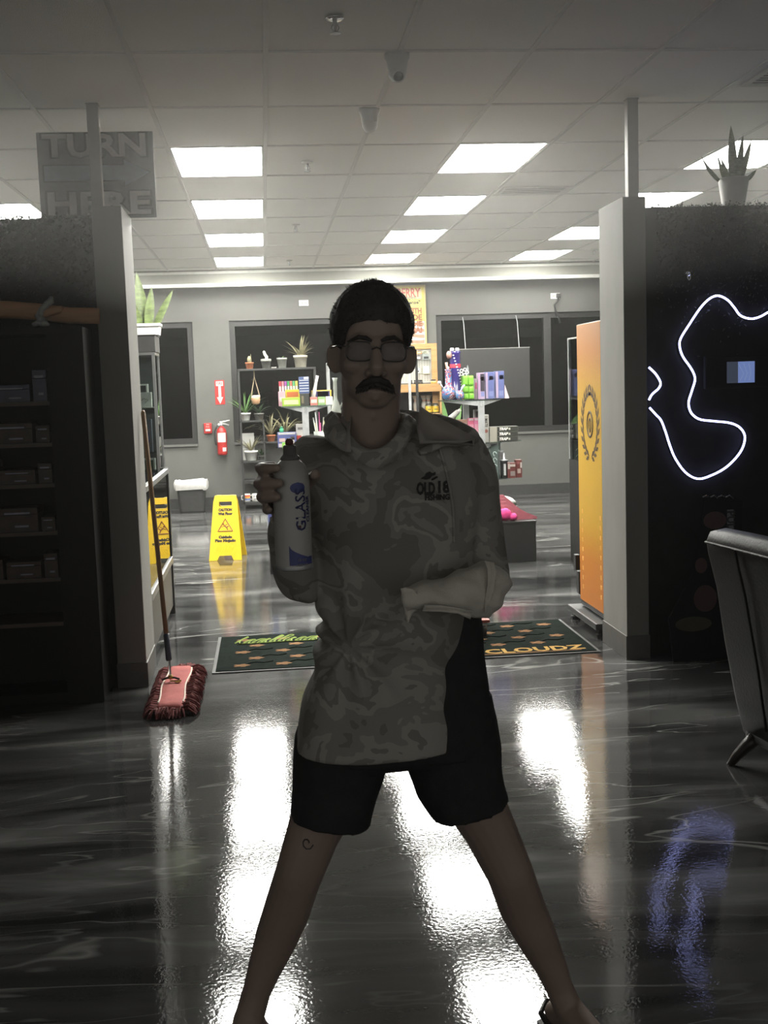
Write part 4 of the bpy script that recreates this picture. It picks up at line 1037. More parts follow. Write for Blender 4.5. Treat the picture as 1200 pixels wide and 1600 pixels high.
# second shelf
t, q = carton('white upright carton with black lettering on the second shelf of the right stand', (755, 647, 764, 690), YI-.03, zB2, (.62, .6, .53), .09, group=G2)
text('I MATE', .045, ((q[0]+q[1])/2, q[4]-.002, zB2+(q[3]-zB2)*.74), ink, t, rot=FACE @ Matrix.Rotation(-PI/2, 3, 'Z'), bold=.001, width=.1)
MB().lathe([(.017, -.003), (.017, -.0005)], ((q[0]+q[1])/2, q[4], zB2+.105), 14, 'Y').build('seal', M('seal_brown', (.22, .07, .05), .6), t)
zz2 = zB2; dark_o = (.09, .095, .07)
for k in range(3):
    t, q = carton('%s of three long olive boxes stacked on the second shelf of the right stand' % ['lowest', 'middle', 'topmost'][k], (765, 681-8*k, 810, 689-8*k), YI-.05, zz2, dark_o, .11, group=G2, prints=[(.0, .0, .25, 1, (.42, .40, .33)), (.27, .1, .98, .9, (.03, .032, .025))], h=.0475)
    text('TRAP', .034, (q[0]+(q[1]-q[0])*.47, q[4]-.0027, zz2+.024), paper, t, bold=.002, shear=.3, width=.085)
    MB().box(q[0]+(q[1]-q[0])*.66, q[0]+(q[1]-q[0])*.72, q[4]-.003, q[4]-.0022, zz2+.014, zz2+.033).build('print', M('olive_print', (.35, .36, .3), .6), t)
    zz2 += .048
for k, (px, c, lab) in enumerate(((737, (.62, .12, .22), 'coral pink tub, the left one on the second shelf of the right stand'), (746, (.64, .16, .32), 'hot pink tub, the right one on the second shelf of the right stand'))):
    t, q = carton(lab, (px-5, 652, px+4, 690), YI+.0, zB2, c, .06, 'tub', 'pink_tub', G2, [(.1, .35, .9, .75, (.68, .3, .38)), (.1, .9, .9, .98, (.6, .5, .5))])
carton('peach coloured pouch behind the pink tubs on the right stand', (713, 655, 733, 690), YI+.1, zB2, (.58, .33, .25), .05, 'packet', 'pouch', G2, [(.1, .5, .9, .85, (.66, .5, .42))], h=.22)
carton('small white carton behind the right stand post', (741, 641, 750, 690), YI+.18, zB2, (.5, .5, .48), .05, group=G2, prints=[(.3, .6, .95, .95, (.08, .08, .08))])
o = thing('grey_tilted_device', 'grey cylinder leaning by the peach pouch above his shoulder', 'device', (at(712, 660, YI).x, YI, zB2), G2)
a0, a1 = at(702, 655, YI), at(716, 643, YI); az = Vector((a0.x-.05, YI, zB2+.03))
MB().tube([az, a0, a1], [.03, .032, .026], 10).build('device_body', M('device_grey', (.17, .165, .155), .5), o, True)
MB().tube([a1, a1.lerp(a0, -.25)], [.018, .014], 10).build('mouthpiece', paper, o, True)
# third shelf
t, q = carton('tall teal grey carton with white script on the third shelf of the right stand', (764, 694, 779, 748), YI-.03, zB3, (.13, .17, .16), .09, group=G2, prints=[(.0, .0, .12, 1, (.35, .36, .33))])
for k in range(4):
    b = MB(); cx_ = q[0]+(q[1]-q[0])*.6; z_ = zB3+.06+k*.06
    b.tube([(cx_+.02*math.cos(a)*(1-a/9), q[4]-.001, z_+.02*math.sin(a)) for a in [i*.6 for i in range(9)]], .004, 5); b.build('script', M('pale_script', (.45, .52, .5), .6), t)
x = at(787, 745, YI).x
for k, (px, hh, rr_, lab) in enumerate(((782, .26, .034, 'grey metal bottle behind the black pump bottle on the third shelf'), (788, .175, .036, 'black pump bottle on the third shelf of the right stand'))):
    x = at(px, 745, YI+.08*(1-k)).x; y = YI+.1*(1-k)
    t = thing('pump_bottle', lab, 'bottle', (x, y, zB3), G2)
    bm_ = M('bottle_black', (.03, .035, .035), .25)
    MB().lathe([(rr_, zB3), (rr_, zB3+hh*.9), (rr_*1.1, zB3+hh*.92), (rr_*1.1, zB3+hh), (rr_*.4, zB3+hh*1.01)], (x, y, 0), 16).build('bottle_body', bm_ if k else steel, t, True)
    MB().lathe([(rr_*1.02, zB3+hh*.97), (rr_*1.12, zB3+hh), (rr_*.5, zB3+hh*1.03), (.012, zB3+hh*1.05), (.008, zB3+hh*1.4)], (x, y, 0), 14).build('pump', steel, t, True)
    b = MB(); b.loft([[(x+(rr_+.001)*math.sin(a), y-(rr_+.001)*math.cos(a), zB3+z_) for a in [-.3+.6*i/4 for i in range(5)]] for z_ in (.03, hh*.8)], False, False); b.build('label', M('bottle_label', (.35, .36, .36), .5), t)
dr = (.16, .035, .03)
carton('low dark red carton with cream print on the third shelf, in front of the bottles', (793, 724, 806, 748), YI-.03, zB3, dr, .08, group=G2, prints=[(.05, .6, .3, .95, (.55, .5, .44)), (.35, .15, .9, .45, (.3, .25, .23)), (.3, .75, .95, .9, (.6, .52, .46))])
carton('tall dark red carton at the right end of the third shelf', (806, 720, 816, 748), YI-.01, zB3, dr, .08, group=G2, prints=[(.25, .25, .75, .5, (.5, .4, .36)), (.7, .55, .95, .85, (.62, .55, .5)), (.2, .75, .6, .9, (.3, .1, .09))])
# plant leaf behind pouch
x = at(704, 690, 12.4).x
t = thing('snake_plant', 'green snake plant standing behind the right glass stand, over his shoulder', 'plant', (x, 12.4, 0))
pot_round(t, x, 12.4, 0, .12, .16, .5, blackp)
zh = at(704, 700, 12.4).z
MB().tube([(x, 12.4, .44), (x, 12.4, zh)], .02, 8).build('stem', leaf_d, t)
for k, (dx, dz, L) in enumerate(((-.15, 1, .42), (.3, 1, .36), (-.6, 1, .32))):
    b = MB(); leaf(b, (x, 12.4, zh), (dx, .1*k, dz), L+.12, .1, 0, 7, .2, True, 0, True); b.build('leaf', [leaf_g, leaf_p], t)

# ---- wooden pegboard fixture behind his head
YW = 14.7
X0, X1, Z0, Z1 = rect(598, 538, 684, 740, YW); 
def zw(py): return at(660, py, YW).z
def xw(px): return at(px, 600, YW).x
t = thing('pegboard_fixture', 'pine framed pegboard shelf unit behind his head, by the poster', 'fixture', ((xw(596)+xw(686))/2, YW+.1, 0))
fx0, fx1 = xw(596), xw(684); ztop = zw(537); zmid = zw(598)
b = MB(); b.box(fx0, fx0+.06, YW, YW+.05, 0, ztop); b.box(fx1-.07, fx1, YW, YW+.05, 0, ztop); b.box(fx0+.06, fx1-.07, YW, YW+.05, ztop-.065, ztop)
b.build('frame', wood_m, t)
MB().box(fx0+.06, fx1-.07, YW+.025, YW+.04, zmid, ztop-.065).build('pegboard', M('peg_white', (.34, .34, .31), .6, var=.03), t)
b = MB(); nx, nz = 17, 18
for i in range(nx):
    for j in range(nz):
        xx = fx0+.08+(fx1-fx0-.17)*i/(nx-1); z_ = zmid+.03+(ztop-.1-zmid-.03)*j/(nz-1)
        b.lathe([(.006, YW+.0235), (.006, YW+.026)], (xx, 0, z_), 6, 'Y')
stuff(b.build('peg_holes', M('peg_dark', (.15, .15, .14), .8), t))
MB().box(fx0, fx1+.02, YW-.16, YW-.001, zw(611), zw(600), .004).build('tray_front', wood_m, t)
MB().box(fx0, fx1+.01, YW-.16, YW+.24, zw(612), zw(610.6)).build('shelf', wood_m, t)
zl2 = zw(646)
MB().box(fx0, fx1+.03, YW-.16, YW+.24, zl2-.02, zl2).build('shelf', wood_m, t)
MB().box(fx1+.0, fx1+.02, YW-.16, YW+.24, 0, zw(612)).build('side_panel', wood_m, t)
MB().box(fx0, fx1, YW+.22, YW+.24, zl2, zw(612.5)).build('back_panel', dark_m, t)
G3 = 'goods on the pegboard fixture'
for k, (a, c, lab) in enumerate([((651, 548, 659, 553), (.55, .2, .05), 'orange card hooked at the top of the pegboard'), ((660, 547, 668, 552), (.4, .42, .3), 'pale green card hooked at the top of the pegboard'), ((651, 553, 658, 562), (.12, .10, .09), 'black and brown pack hooked on the pegboard, left of the grey pair'), ((661, 552, 671, 562), (.22, .25, .24), 'white framed grey pack hooked on the pegboard'), ((661, 571, 671, 584), (.6, .56, .36), 'cream yellow pack hooked low on the pegboard'), ((651, 575, 656, 583), (.6, .6, .57), 'small white pack hooked low on the pegboard')]):
    X0, X1, Z0, Z1 = rect(*a, YW-.02)
    o = thing('hanging_pack', lab, 'packet', ((X0+X1)/2, YW-.0, Z0), G3)
    MB().box(X0, X1, YW-.012, YW+.005, Z0, Z1-.01, .002).build('pack_body', M('pack%d' % k, c, .4), o)
    MB().box(X0+.01, X1-.01, YW-.0135, YW-.0122, Z0+.012, Z0+(Z1-Z0)*.5).build('print', paper if k % 2 == 0 else ink, o)
    MB().tube([((X0+X1)/2, YW+.024, Z1-.015), ((X0+X1)/2, YW-.02, Z1-.012), ((X0+X1)/2, YW-.024, Z1-.002)], .004, 5).build('hook', steel, o)
ztr = zw(600)
for k, (px, c) in enumerate(((641, 0), (648, 0), (654, 0), (657, 0), (676, 1))):
    x = xw(px); r = .02 if c == 0 else .035
    o = thing('small_vial', ['dark vial at the left end of the pine tray, nearest his neck', 'dark vial second along the pine tray', 'dark vial third along the pine tray', 'dark vial fourth along the pine tray', 'amber jar with black lid at the right end of the pine tray'][k], 'vial', (x, YW-.08, ztr), G3)
    MB().lathe([(r, ztr), (r, ztr+.03), (r*.6, ztr+.036)], (x, YW-.08, 0), 12).build('vial_body', M('amber_glass', (.45, .28, .08), .3) if c else blackp, o, True)
    MB().lathe([(r*.9, ztr+.0365), (r*.9, ztr+.052), (r*.6, ztr+.053)], (x, YW-.08, 0), 12).build('cap', blackp, o)
for k, px in enumerate((667.5, 678)):
    x = xw(px); y = YW-.08; r = .042
    o = thing('jar', ['jar with yellow label, left of the pair under the pine tray', 'jar with yellow label, right of the pair under the pine tray'][k], 'jar', (x, y, zl2), G3)
    MB().lathe([(r*.9, zl2), (r, zl2+.008), (r, zl2+.10), (r*.8, zl2+.11)], (x, y, 0), 16).build('jar_body', M('jar_dark', (.05, .045, .02), .2), o, True)
    b = MB(); b.loft([[(x+(r+.001)*math.sin(a), y-(r+.001)*math.cos(a), zl2+z_) for a in [-1.5+3*i/10 for i in range(11)]] for z_ in (.018, .09)], False, False); b.build('label', M('label_yellow', (.46, .31, .02), .5), o)
    b = MB(); b.loft([[(x+(r+.002)*math.sin(a), y-(r+.002)*math.cos(a), zl2+z_) for a in [-.5+i/8 for i in range(9)]] for z_ in (.045, .055)], False, False); b.build('print', ink, o)
    MB().lathe([(r*.82, zl2+.1105), (r*.82, zl2+.125), (r*.5, zl2+.126)], (x, y, 0), 14).build('lid', blackp, o)
for k, px in enumerate((650, 663, 670)):
    x = xw(px); y = YW+.08; 
    o = thing('wrapped_bundle', ['cellophane bundle at the left under the pine tray', 'cellophane bundle in the middle behind the jars', 'cellophane bundle on the right behind the jars'][k], 'bundle', (x, y, zl2), G3)
    MB().lathe([(.03, zl2), (.034, zl2+.12), (.02, zl2+.16), (.045, zl2+.22), (.05, zl2+.225)], (x, y, 0), 12).build('wrap', M('cellophane', (.28, .26, .23), .25), o, True)
    MB().lathe([(.0215, zl2+.153), (.023, zl2+.16), (.0215, zl2+.167)], (x, y, 0), 12).build('tie', terra, o)
# two free standing dark bars (fixture uprights) before the pegboard
for k, (px, c, py) in enumerate(((651.5, black_m, 560), (640, steel, 582))):
    x = at(px, 600, 12.6).x
    o = thing('fixture_upright', ['slim black upright bar before the pegboard', 'slim steel upright bar close to his neck, before the pegboard'][k], 'upright', (x, 12.6, 0), 'uprights before the pegboard')
    MB().box(x-.014, x+.014, 12.59, 12.61, .02, at(px, py, 12.6).z, .003).build('bar', c, o)
    MB().box(x-.032, x+.032, 12.45, 12.75, 0, .02, .004).build('foot_plate', c, o)

# hanging board seen from behind in the right window
YHB = 15.40
X0, X1, Z0, Z1 = rect(716, 545, 829, 622, YHB)
t = thing('hanging_board', 'dark hanging sign panel on two wires before the right window', 'sign', ((X0+X1)/2, YHB, Z0))
MB().box(X0, X1, YHB, YHB+.02, Z0, Z1, .003).build('panel', M('board_back', (.012, .012, .0115), .5), t)
b = MB(); b.box(X0-.004, X1+.004, YHB-.004, YHB+.024, Z1, Z1+.008); b.build('top_rail', M('board_rail', (.2, .2, .19), .5), t)
for px in (727, 811):
    x = at(px, 520, YHB).x; MB().tube([(x, YHB+.01, Z1+.005), (x-.008, YHB+.06, zt-.12), (x-.01, YB+.032, zt-.03)], .005, 5).build('wire', steel, t)

# ---- black display plinth with pink goods, behind the man
YP = onfloor(800, 879).y
X0, X1 = at(421, 860, YP).x, at(838, 850, YP).x; ZP = at(800, 815, YP).z
t = thing('low_black_table', 'wide low black display box on the floor behind the man', 'table', ((X0+X1)/2, YP+.3, 0))
MB().box(X0, X1, YP, YP+.75, .0, ZP-.02, .004).build('box_body', M('display_black', (.009, .009, .0085), .5), t)
MB().box(X0-.004, X1+.004, YP-.004, YP+.754, ZP-.02, ZP, .003).build('top_board', M('display_black', (.009, .009, .0085), .5), t)
pinkm = M('pink_plush', (.50, .03, .16), .8); pinks = M('pink_board', (.32, .09, .11), .6)
for k in range(4):
    xa = at(786, 800, YP+.2).x; xb = at(836, 812, YP+.2).x
    y = YP+.12+k*.05; z0 = ZP
    t = thing('pink_folder', ['pink folder at the front of the leaning fan on the black table', 'second pink folder of the leaning fan', 'third pink folder of the leaning fan', 'rearmost pink folder of the leaning fan'][k], 'folder', ((xa+xb)/2, y, z0), 'pink folders on the black table')
    MB().prism([(xa-.05, z0), (xb-.02*k, z0), (xb-.02*k, z0+.02), (xa+.02, z0+.13+.025*k), (xa-.05, z0+.13+.025*k)], y, y+.012).build('cover', pinks, t)
    MB().prism([(xa-.045, z0+.003), (xb-.03-.02*k, z0+.003), (xb-.03-.02*k, z0+.016), (xa+.018, z0+.122+.025*k), (xa-.045, z0+.122+.025*k)], y+.0125, y+.02).build('pages', paper, t)
for k, (px, py, r) in enumerate(((788, 799, .06), (797, 802, .04), (789, 810, .04))):
    c = at(px, py, YP+.06); zc_ = [ZP+r*.95, ZP+.035, ZP+.03][k]; c.x += [0, .02, -.1][k]
    t = thing('pink_plush', ['largest bright pink plush ball by his elbow, on the black table', 'small pink plush ball in front of the pink folders', 'small pink plush ball tucked by his sleeve'][k], 'plush', (c.x, YP+.05, ZP), 'pink plush balls')
    b = MB().ell((c.x, YP+.05, zc_), (r, min(r, .045), zc_-ZP), 14)
    for v in b.bm.verts: v.co += (v.co-Vector((c.x, YP+.05, zc_)))*.12*noise.noise(v.co*60)
    b.build('plush_body', pinkm, t, True)
    MB().tube([(c.x-r*.3, YP+.05, zc_+(zc_-ZP)*.9), (c.x-r*.3, YP+.05, zc_+(zc_-ZP)+.012), (c.x-r*.1, YP+.05, zc_+(zc_-ZP)+.014), (c.x-r*.1, YP+.05, zc_+(zc_-ZP)*.92)], .004, 5).build('loop', pinks, t)
# slip-on sneaker lying on a display riser
zr = at(800, 792, YP+.4).z
xs0 = at(780, 790, YP+.42).x; xs1 = at(807, 785, YP+.42).x
t = thing('display_riser', 'small black riser on the low table carrying the white shoe', 'riser', ((xs0+xs1)/2, YP+.45, ZP))
MB().box(xs0-.1, xs1, YP+.38, YP+.55, ZP, zr-.0, .003).build('riser_body', dark_m, t)
MB().box(xs0-.11, xs1+.006, YP+.374, YP+.556, zr, zr+.008, .002).build('riser_top', blackp, t)
t = thing('white_shoe', 'white slip-on shoe with a dark sole on the black table by his elbow', 'shoe', ((xs0+xs1)/2, YP+.45, zr+.008))
zs0 = zr+.008; Ls = xs1-xs0+.06
b = MB(); rings = []
for k in range(9):
    u = k/8; x = xs0-.06+Ls*u; hgt = [.06, .095, .085, .07, .066, .062, .055, .04, .012][k]; wd = [.03, .04, .042, .042, .045, .047, .045, .036, .012][k]
    rings.append([(x, YP+.455+wd*math.cos(a), zs0+.022+hgt*max(0, math.sin(a))**.8) for a in [PI*q/9 for q in range(10)]])
b.loft(rings); b.build('upper', M('shoe_white', (.6, .6, .57), .6), t, True)
b = MB(); rings = []
for k in range(9):
    u = k/8; x = xs0-.064+(Ls+.008)*u; wd = [.032, .043, .044, .044, .047, .05, .048, .039, .016][k]
    rings.append([(x, YP+.455-wd, zs0), (x, YP+.455+wd, zs0), (x, YP+.455+wd, zs0+.024), (x, YP+.455-wd, zs0+.024)])
b.loft(rings); b.build('sole', M('shoe_sole', (.06, .07, .05), .6), t)
xx = xs0-.03; MB().prism([(xx-.04, zs0+.08), (xx+.02, zs0+.075), (xx+.005, zs0+.15), (xx-.03, zs0+.165)], YP+.43, YP+.44).build('tongue', M('tongue_cream', (.55, .56, .4), .7), t)
t, q = carton('blue and white drink carton at the left end of the low black table', (417, 784, 440, 834), YP+.03, ZP, (.55, .58, .64), .1, 'carton', 'drink_carton', None, [(0, .7, 1, 1, (.14, .42, .68)), (.1, .1, .5, .6, (.12, .15, .42)), (.2, .38, .4, .48, (.6, .62, .7))])
# red cart with caster
c = onfloor(757, 998); xk = c.x
t = thing('red_cart', 'red plastic cart on a small black caster, mostly hidden behind the man', 'cart', (xk-.25, c.y+.25, 0))
zb1 = at(757, 970, c.y).z
MB().loft([rr(xk-.22, c.y+.26, .2, .17, zb1, .03), rr(xk-.21, c.y+.26, .215, .185, zb1+.06, .03), rr(xk-.21, c.y+.26, .22, .19, zb1+.4, .03), rr(xk-.21, c.y+.26, .235, .2, zb1+.4, .03), rr(xk-.21, c.y+.26, .235, .2, zb1+.42, .03)]).build('tub', M('cart_red', (.35, .05, .03), .45), t)
MB().box(xk-.44, xk+.04, c.y+.02, c.y+.5, zb1-.018, zb1, .003).build('base_frame', M('cart_red', (.35, .05, .03), .45), t)
for i, (dx, dy) in enumerate(((0, .03), (-.4, .03), (0, .44), (-.4, .44))):
    ws = MB().lathe([(.012, -.016), (.038, -.014), (.04, 0), (.038, .014), (.012, .016)], (xk+dx, c.y+dy, .04), 14, 'X').build('caster', blackp, t, True)
    MB().box(xk+dx-.022, xk+dx+.022, c.y+dy-.012, c.y+dy+.012, .045, zb1-.019).build('fork', steel, ws)

# ---- orange kiosk beyond the right pier
kf = onfloor(904, 969); kn = onfloor(941, 1000)
KX = at(903, 700, 7.9).x; ky0, ky1 = PY+PT+.12, kf.y
KX = PXR+.035
zk1 = at(934, 501, ky0).z; zk0 = .14
t = thing('beverage_kiosk', 'tall kiosk with an orange and yellow side and a wreath emblem by the right pier', 'kiosk', (KX+.3, (ky0+ky1)/2, 0))
MB().box(KX+.012, KX+.62, ky0-.02, ky1+.03, zk0-.04, zk1+.006, .01).build('body', M('kiosk_black', (.02, .02, .02), .4), t)
def kiosk_mat():
    a = bpy.data.materials.new('kiosk_graphic'); a.use_nodes = True; n = a.node_tree; b = n.nodes['Principled BSDF']
    tc = nd(n, 'ShaderNodeTexCoord'); sx = nd(n, 'ShaderNodeSeparateXYZ'); n.links.new(tc.outputs['Generated'], sx.inputs[0])
    r = nd(n, 'ShaderNodeValToRGB'); cr = r.color_ramp
    st = [(0, (.46, .155, .02)), (.16, (.48, .175, .022)), (.30, (.50, .29, .026)), (.55, (.52, .32, .030)), (.75, (.48, .285, .032)), (.9, (.42, .185, .055)), (1, (.40, .20, .09))]
    while len(cr.elements) < len(st): cr.elements.new(.5)
    for e, (p, c) in zip(cr.elements, st): e.position = p; e.color = c+(1,)
    no = nd(n, 'ShaderNodeTexNoise'); no.inputs['Scale'].default_value = 60; n.links.new(tc.outputs['Object'], no.inputs['Vector'])
    ad = nd(n, 'ShaderNodeMath', operation='MULTIPLY_ADD'); ad.inputs[1].default_value = .12
    n.links.new(no.outputs['Fac'], ad.inputs[0]); sb = nd(n, 'ShaderNodeMath', operation='SUBTRACT'); sb.inputs[1].default_value = .06
    n.links.new(sx.outputs['Z'], ad.inputs[2]); n.links.new(ad.outputs[0], sb.inputs[0]); n.links.new(sb.outputs[0], r.inputs[0])
    n.links.new(r.outputs[0], b.inputs['Base Color']); b.inputs['Roughness'].default_value = .4
    return a
MB().box(KX, KX+.011, ky0, ky1, zk0, zk1, .003).build('side_graphic', kiosk_mat(), t)
em = M('emblem_brown', (.06, .035, .015), .5); zc_ = at(920, 663, (ky0+ky1)/2).z; yc_ = (ky0+ky1)/2-.02
b = MB(); RZ, RY = .20, .17
for s in (-1, 1):
    for k in range(11):
        a = -PI/2+s*(.15+k*.27); p = Vector((KX-.001, yc_+RY*math.cos(a), zc_+RZ*math.sin(a)))
        tg = Vector((0, -math.sin(a)*RY*s, math.cos(a)*RZ*s)).normalized(); nr = Vector((0, math.cos(a), math.sin(a)))
        for w in (-.5, .5):
            d = (tg+nr*w).normalized(); sd = Vector((1, 0, 0)).cross(d)
            v = [b.bm.verts.new(q) for q in (p, p+d*.04+sd*.014, p+d*.075, p+d*.04-sd*.014)]; b._f(v)
b.build('wreath', em, t)
b = MB(); 
ov = [Vector((KX-.002, yc_+.062*math.cos(a), zc_+.075*math.sin(a))) for a in [2*PI*k/24 for k in range(25)]]
b.tube(ov, .009, 5, .2, (1, 0, 0)); b.tube([Vector((KX-.002, yc_+.022*math.cos(a), zc_+.035*math.sin(a)*(1.3 if math.sin(a) < 0 else 1))) for a in [2*PI*k/16 for k in range(17)]], .007, 5, .2, (1, 0, 0))
b.build('emblem', em, t)
for dy in (.2, -.2):
    b = MB()
    for k in range(9): b.box(KX-.001, KX+.0005, yc_+dy-.012, yc_+dy+.012, .22+k*.06, .245+k*.06)
    b.build('dash_line', M('dash_orange', (.74, .4, .1), .5), t)
MB().box(KX-.06, KX+.62, ky0-.04, ky1+.1, .05, .09, .008).build('base_plate', M('kiosk_base', (.05, .05, .05), .35), t)
for x, y in ((KX-.02, ky0), (KX-.02, ky1+.05), (KX+.55, ky0), (KX+.55, ky1+.05)): MB().lathe([(.03, 0), (.03, .02), (.015, .025), (.015, .05)], (x, y, 0), 10).build('foot', blackp, t)
MB().box(KX-.02, KX+.01, ky1+.03, ky1+.08, .32, .42, .006).build('latch', blackp, t); MB().box(KX+.0, KX+.6, ky1+.03, ky1+.09, .16, .31, .008).build('rear_housing', blackp, t)

# narrow glass tower farther right
YT = 9.4; X0 = at(908, 650, YT).x; X1 = X0+.45; zt_ = at(893, 528, YT).z; zm = at(893, 722, YT).z
t = thing('slim_glass_case', 'slim glass case with a black base behind the orange kiosk', 'display case', ((X0+X1)/2, YT+.2, 0))
MB().box(X0, X1, YT, YT+.4, 0, zm).build('base_cabinet', dark_m, t)
b = MB()
for x in (X0, X1-.015):
    for y in (YT, YT+.385): b.box(x, x+.015, y, y+.015, zm, zt_)
b.box(X0, X1, YT, YT+.4, zt_, zt_+.012); b.build('frame', steel, t)
MB().box(X0+.015, X1-.015, YT+.004, YT+.009, zm, zt_).build('glass_panel', clear, t); MB().box(X0+.003, X0+.008, YT+.015, YT+.385, zm, zt_).build('glass_panel', clear, t)
for k in range(2): MB().box(X0+.016, X1-.016, YT+.02, YT+.38, zm+(zt_-zm)*(k+1)/3, zm+(zt_-zm)*(k+1)/3+.006).build('shelf', clear, t)

# ------------------------------------------------------------------ right partition: light tubes, tablet, hook, poster bag
YN = PY+.03
neon = emission('cool_white_tube', (.42, .46, 1.0), 6.0)
T1 = [(1232, 470), (1214, 480), (1200, 488), (1187, 495), (1173, 498), (1157, 493), (1147, 480), (1136, 468), (1121, 462), (1107, 468), (1093, 483), (1077, 507), (1064, 528), (1062, 541), (1067, 557), (1080, 576), (1086, 592), (1081, 611), (1076, 629), (1080, 645), (1093, 655), (1115, 658), (1141, 661), (1157, 669), (1164, 684), (1157, 706), (1136, 729), (1111, 743), (1090, 748), (1071, 738), (1055, 716), (1046, 694), (1040, 675), (1033, 657), (1025, 648), (1015, 637)]
T2 = [(1014, 574), (1025, 585), (1032, 598), (1029, 607), (1019, 616), (1014, 625)]
for T, lab in ((T1, 'long wavy cool white light tube on the dark right partition'), (T2, 'short curved cool white light tube at the left edge of the right partition')):
    pts = smooth_path([at(px, py, YN) for px, py in T], 5)
    t = thing('led_tube', lab, 'light', (pts[0].x, YN, pts[-1].z))
    MB().tube(pts, .0055, 8).build('glowing_tube', neon, t, True)
    MB().tube([p+Vector((0, .0125, 0)) for p in pts], .008, 6, 1).build('backing_channel', blackp, t)
    for q in (2, len(pts)//2, len(pts)-3): MB().box(pts[q].x-.006, pts[q].x+.006, YN+.004, PY+.049, pts[q].z-.006, pts[q].z+.006).build('clip', clear, t)
X0, X1, Z0, Z1 = rect(1100, 556, 1205, 606, PY+.02)
t = thing('wall_screen', 'dark wall screen showing a small pale blue picture on the right partition', 'screen', ((X0+X1)/2, PY+.04, Z0))
MB().box(X0, X1, PY+.015, PY+.049, Z0, Z1, .004).build('bezel', dark_m, t)
MB().box(X0+.01, X1-.01, PY+.0135, PY+.0148, Z0+.01, Z1-.01).build('screen_glass', M('screen_black', (.006, .006, .008), .6, spec=.15), t)
a = rect(1135, 565, 1180, 598, PY+.012)
MB().box(a[0], a[0]+(a[1]-a[0])*.4, PY+.0118, PY+.0133, a[2], a[3]).build('picture', emission('screen_dim', (.05, .06, .09), .5), t)
MB().box(a[0]+(a[1]-a[0])*.4, a[1], PY+.0118, PY+.0133, a[2], a[3]).build('picture', emission('screen_blue', (.12, .17, .36), .75), t)
b = MB(); m_ = a[0]+(a[1]-a[0])*.6
for k in range(3): b.tube([(m_-.02+k*.025, PY+.0115, a[2]+.01), (m_+k*.02, PY+.0115, a[2]+.05), (m_-.03+k*.03, PY+.0115, a[3]-.01)], .0012, 4)
b.build('screen_lines', emission('screen_line', (.2, .26, .42), .7), t)
h = at(1076, 433, PY+.03)
t = thing('wall_hook', 'small chrome ring hook high on the right partition', 'hook', (h.x, PY+.03, h.z-.03))
MB().lathe([(.014, PY+.036), (.014, PY+.0495)], (h.x, 0, h.z+.02), 12, 'Y').build('rosette', chrome, t, True)
MB().tube([(h.x+.008*math.sin(q), PY+.025, h.z+.005+.022*math.cos(q)) for q in [2*PI*i/14 for i in range(15)]], .0035, 6).build('ring', chrome, t, True)
MB().tube([(h.x, PY+.04, h.z+.022), (h.x, PY+.025, h.z+.026)], .004, 6).build('peg', chrome, t)
# leaning display sign with bottle shapes, dim in the corner behind the armchair
YB2 = PY-.12
def zB_(py): return at(1100, py, YB2).z
X0, X1 = at(1040, 900, YB2).x, at(1165, 900, YB2).x
t = thing('cardboard_display', 'dim cardboard cutout display with red shapes behind the armchair', 'display', ((X0+X1)/2, YB2+.05, 0))
poly = [(at(1052, 990, YB2).x, .0), (at(1150, 990, YB2).x, .0), (at(1158, 900, YB2).x, zB_(900)), (at(1160, 785, YB2).x, zB_(785)), (at(1140, 776, YB2).x, zB_(775)), (at(1100, 779, YB2).x, zB_(778)), (at(1095, 830, YB2).x, zB_(830)), (at(1080, 900, YB2).x, zB_(900)), (at(1045, 965, YB2).x, zB_(965))]
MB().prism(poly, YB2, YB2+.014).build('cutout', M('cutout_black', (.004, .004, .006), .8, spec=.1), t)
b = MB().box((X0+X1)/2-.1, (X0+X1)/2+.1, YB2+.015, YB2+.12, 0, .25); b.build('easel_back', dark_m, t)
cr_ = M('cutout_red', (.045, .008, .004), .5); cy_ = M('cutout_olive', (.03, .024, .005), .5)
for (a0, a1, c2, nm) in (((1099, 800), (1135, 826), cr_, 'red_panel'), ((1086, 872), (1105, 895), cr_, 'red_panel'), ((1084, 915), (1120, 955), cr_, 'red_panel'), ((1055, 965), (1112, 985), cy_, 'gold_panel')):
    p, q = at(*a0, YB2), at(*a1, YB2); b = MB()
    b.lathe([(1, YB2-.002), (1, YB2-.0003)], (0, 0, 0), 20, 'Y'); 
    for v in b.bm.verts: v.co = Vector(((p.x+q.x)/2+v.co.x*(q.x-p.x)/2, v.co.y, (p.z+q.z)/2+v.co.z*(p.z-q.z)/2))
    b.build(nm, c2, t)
p, q = at(1136, 835, YB2), at(1146, 796, YB2)
MB().box(p.x, q.x, YB2-.003, YB2-.0003, p.z, q.z).build('word_panel', M('word_grey', (.16, .16, .18), .6), t)
text('PULS', .06, ((p.x+q.x)/2, YB2-.004, (p.z+q.z)/2), ink, t, rot=FACE @ Matrix.Rotation(-PI/2, 3, 'Z'), bold=.002, width=(q.z-p.z)*.9)
b = MB()
for k in range(4): b.tube([at(1098+k*12, 777, YB2-.005), at(1104+k*12, 774, YB2-.01), at(1110+k*12, 777+k % 2*2, YB2-.005)], .004, 6)
b.build('clear_cap', chrome, t)

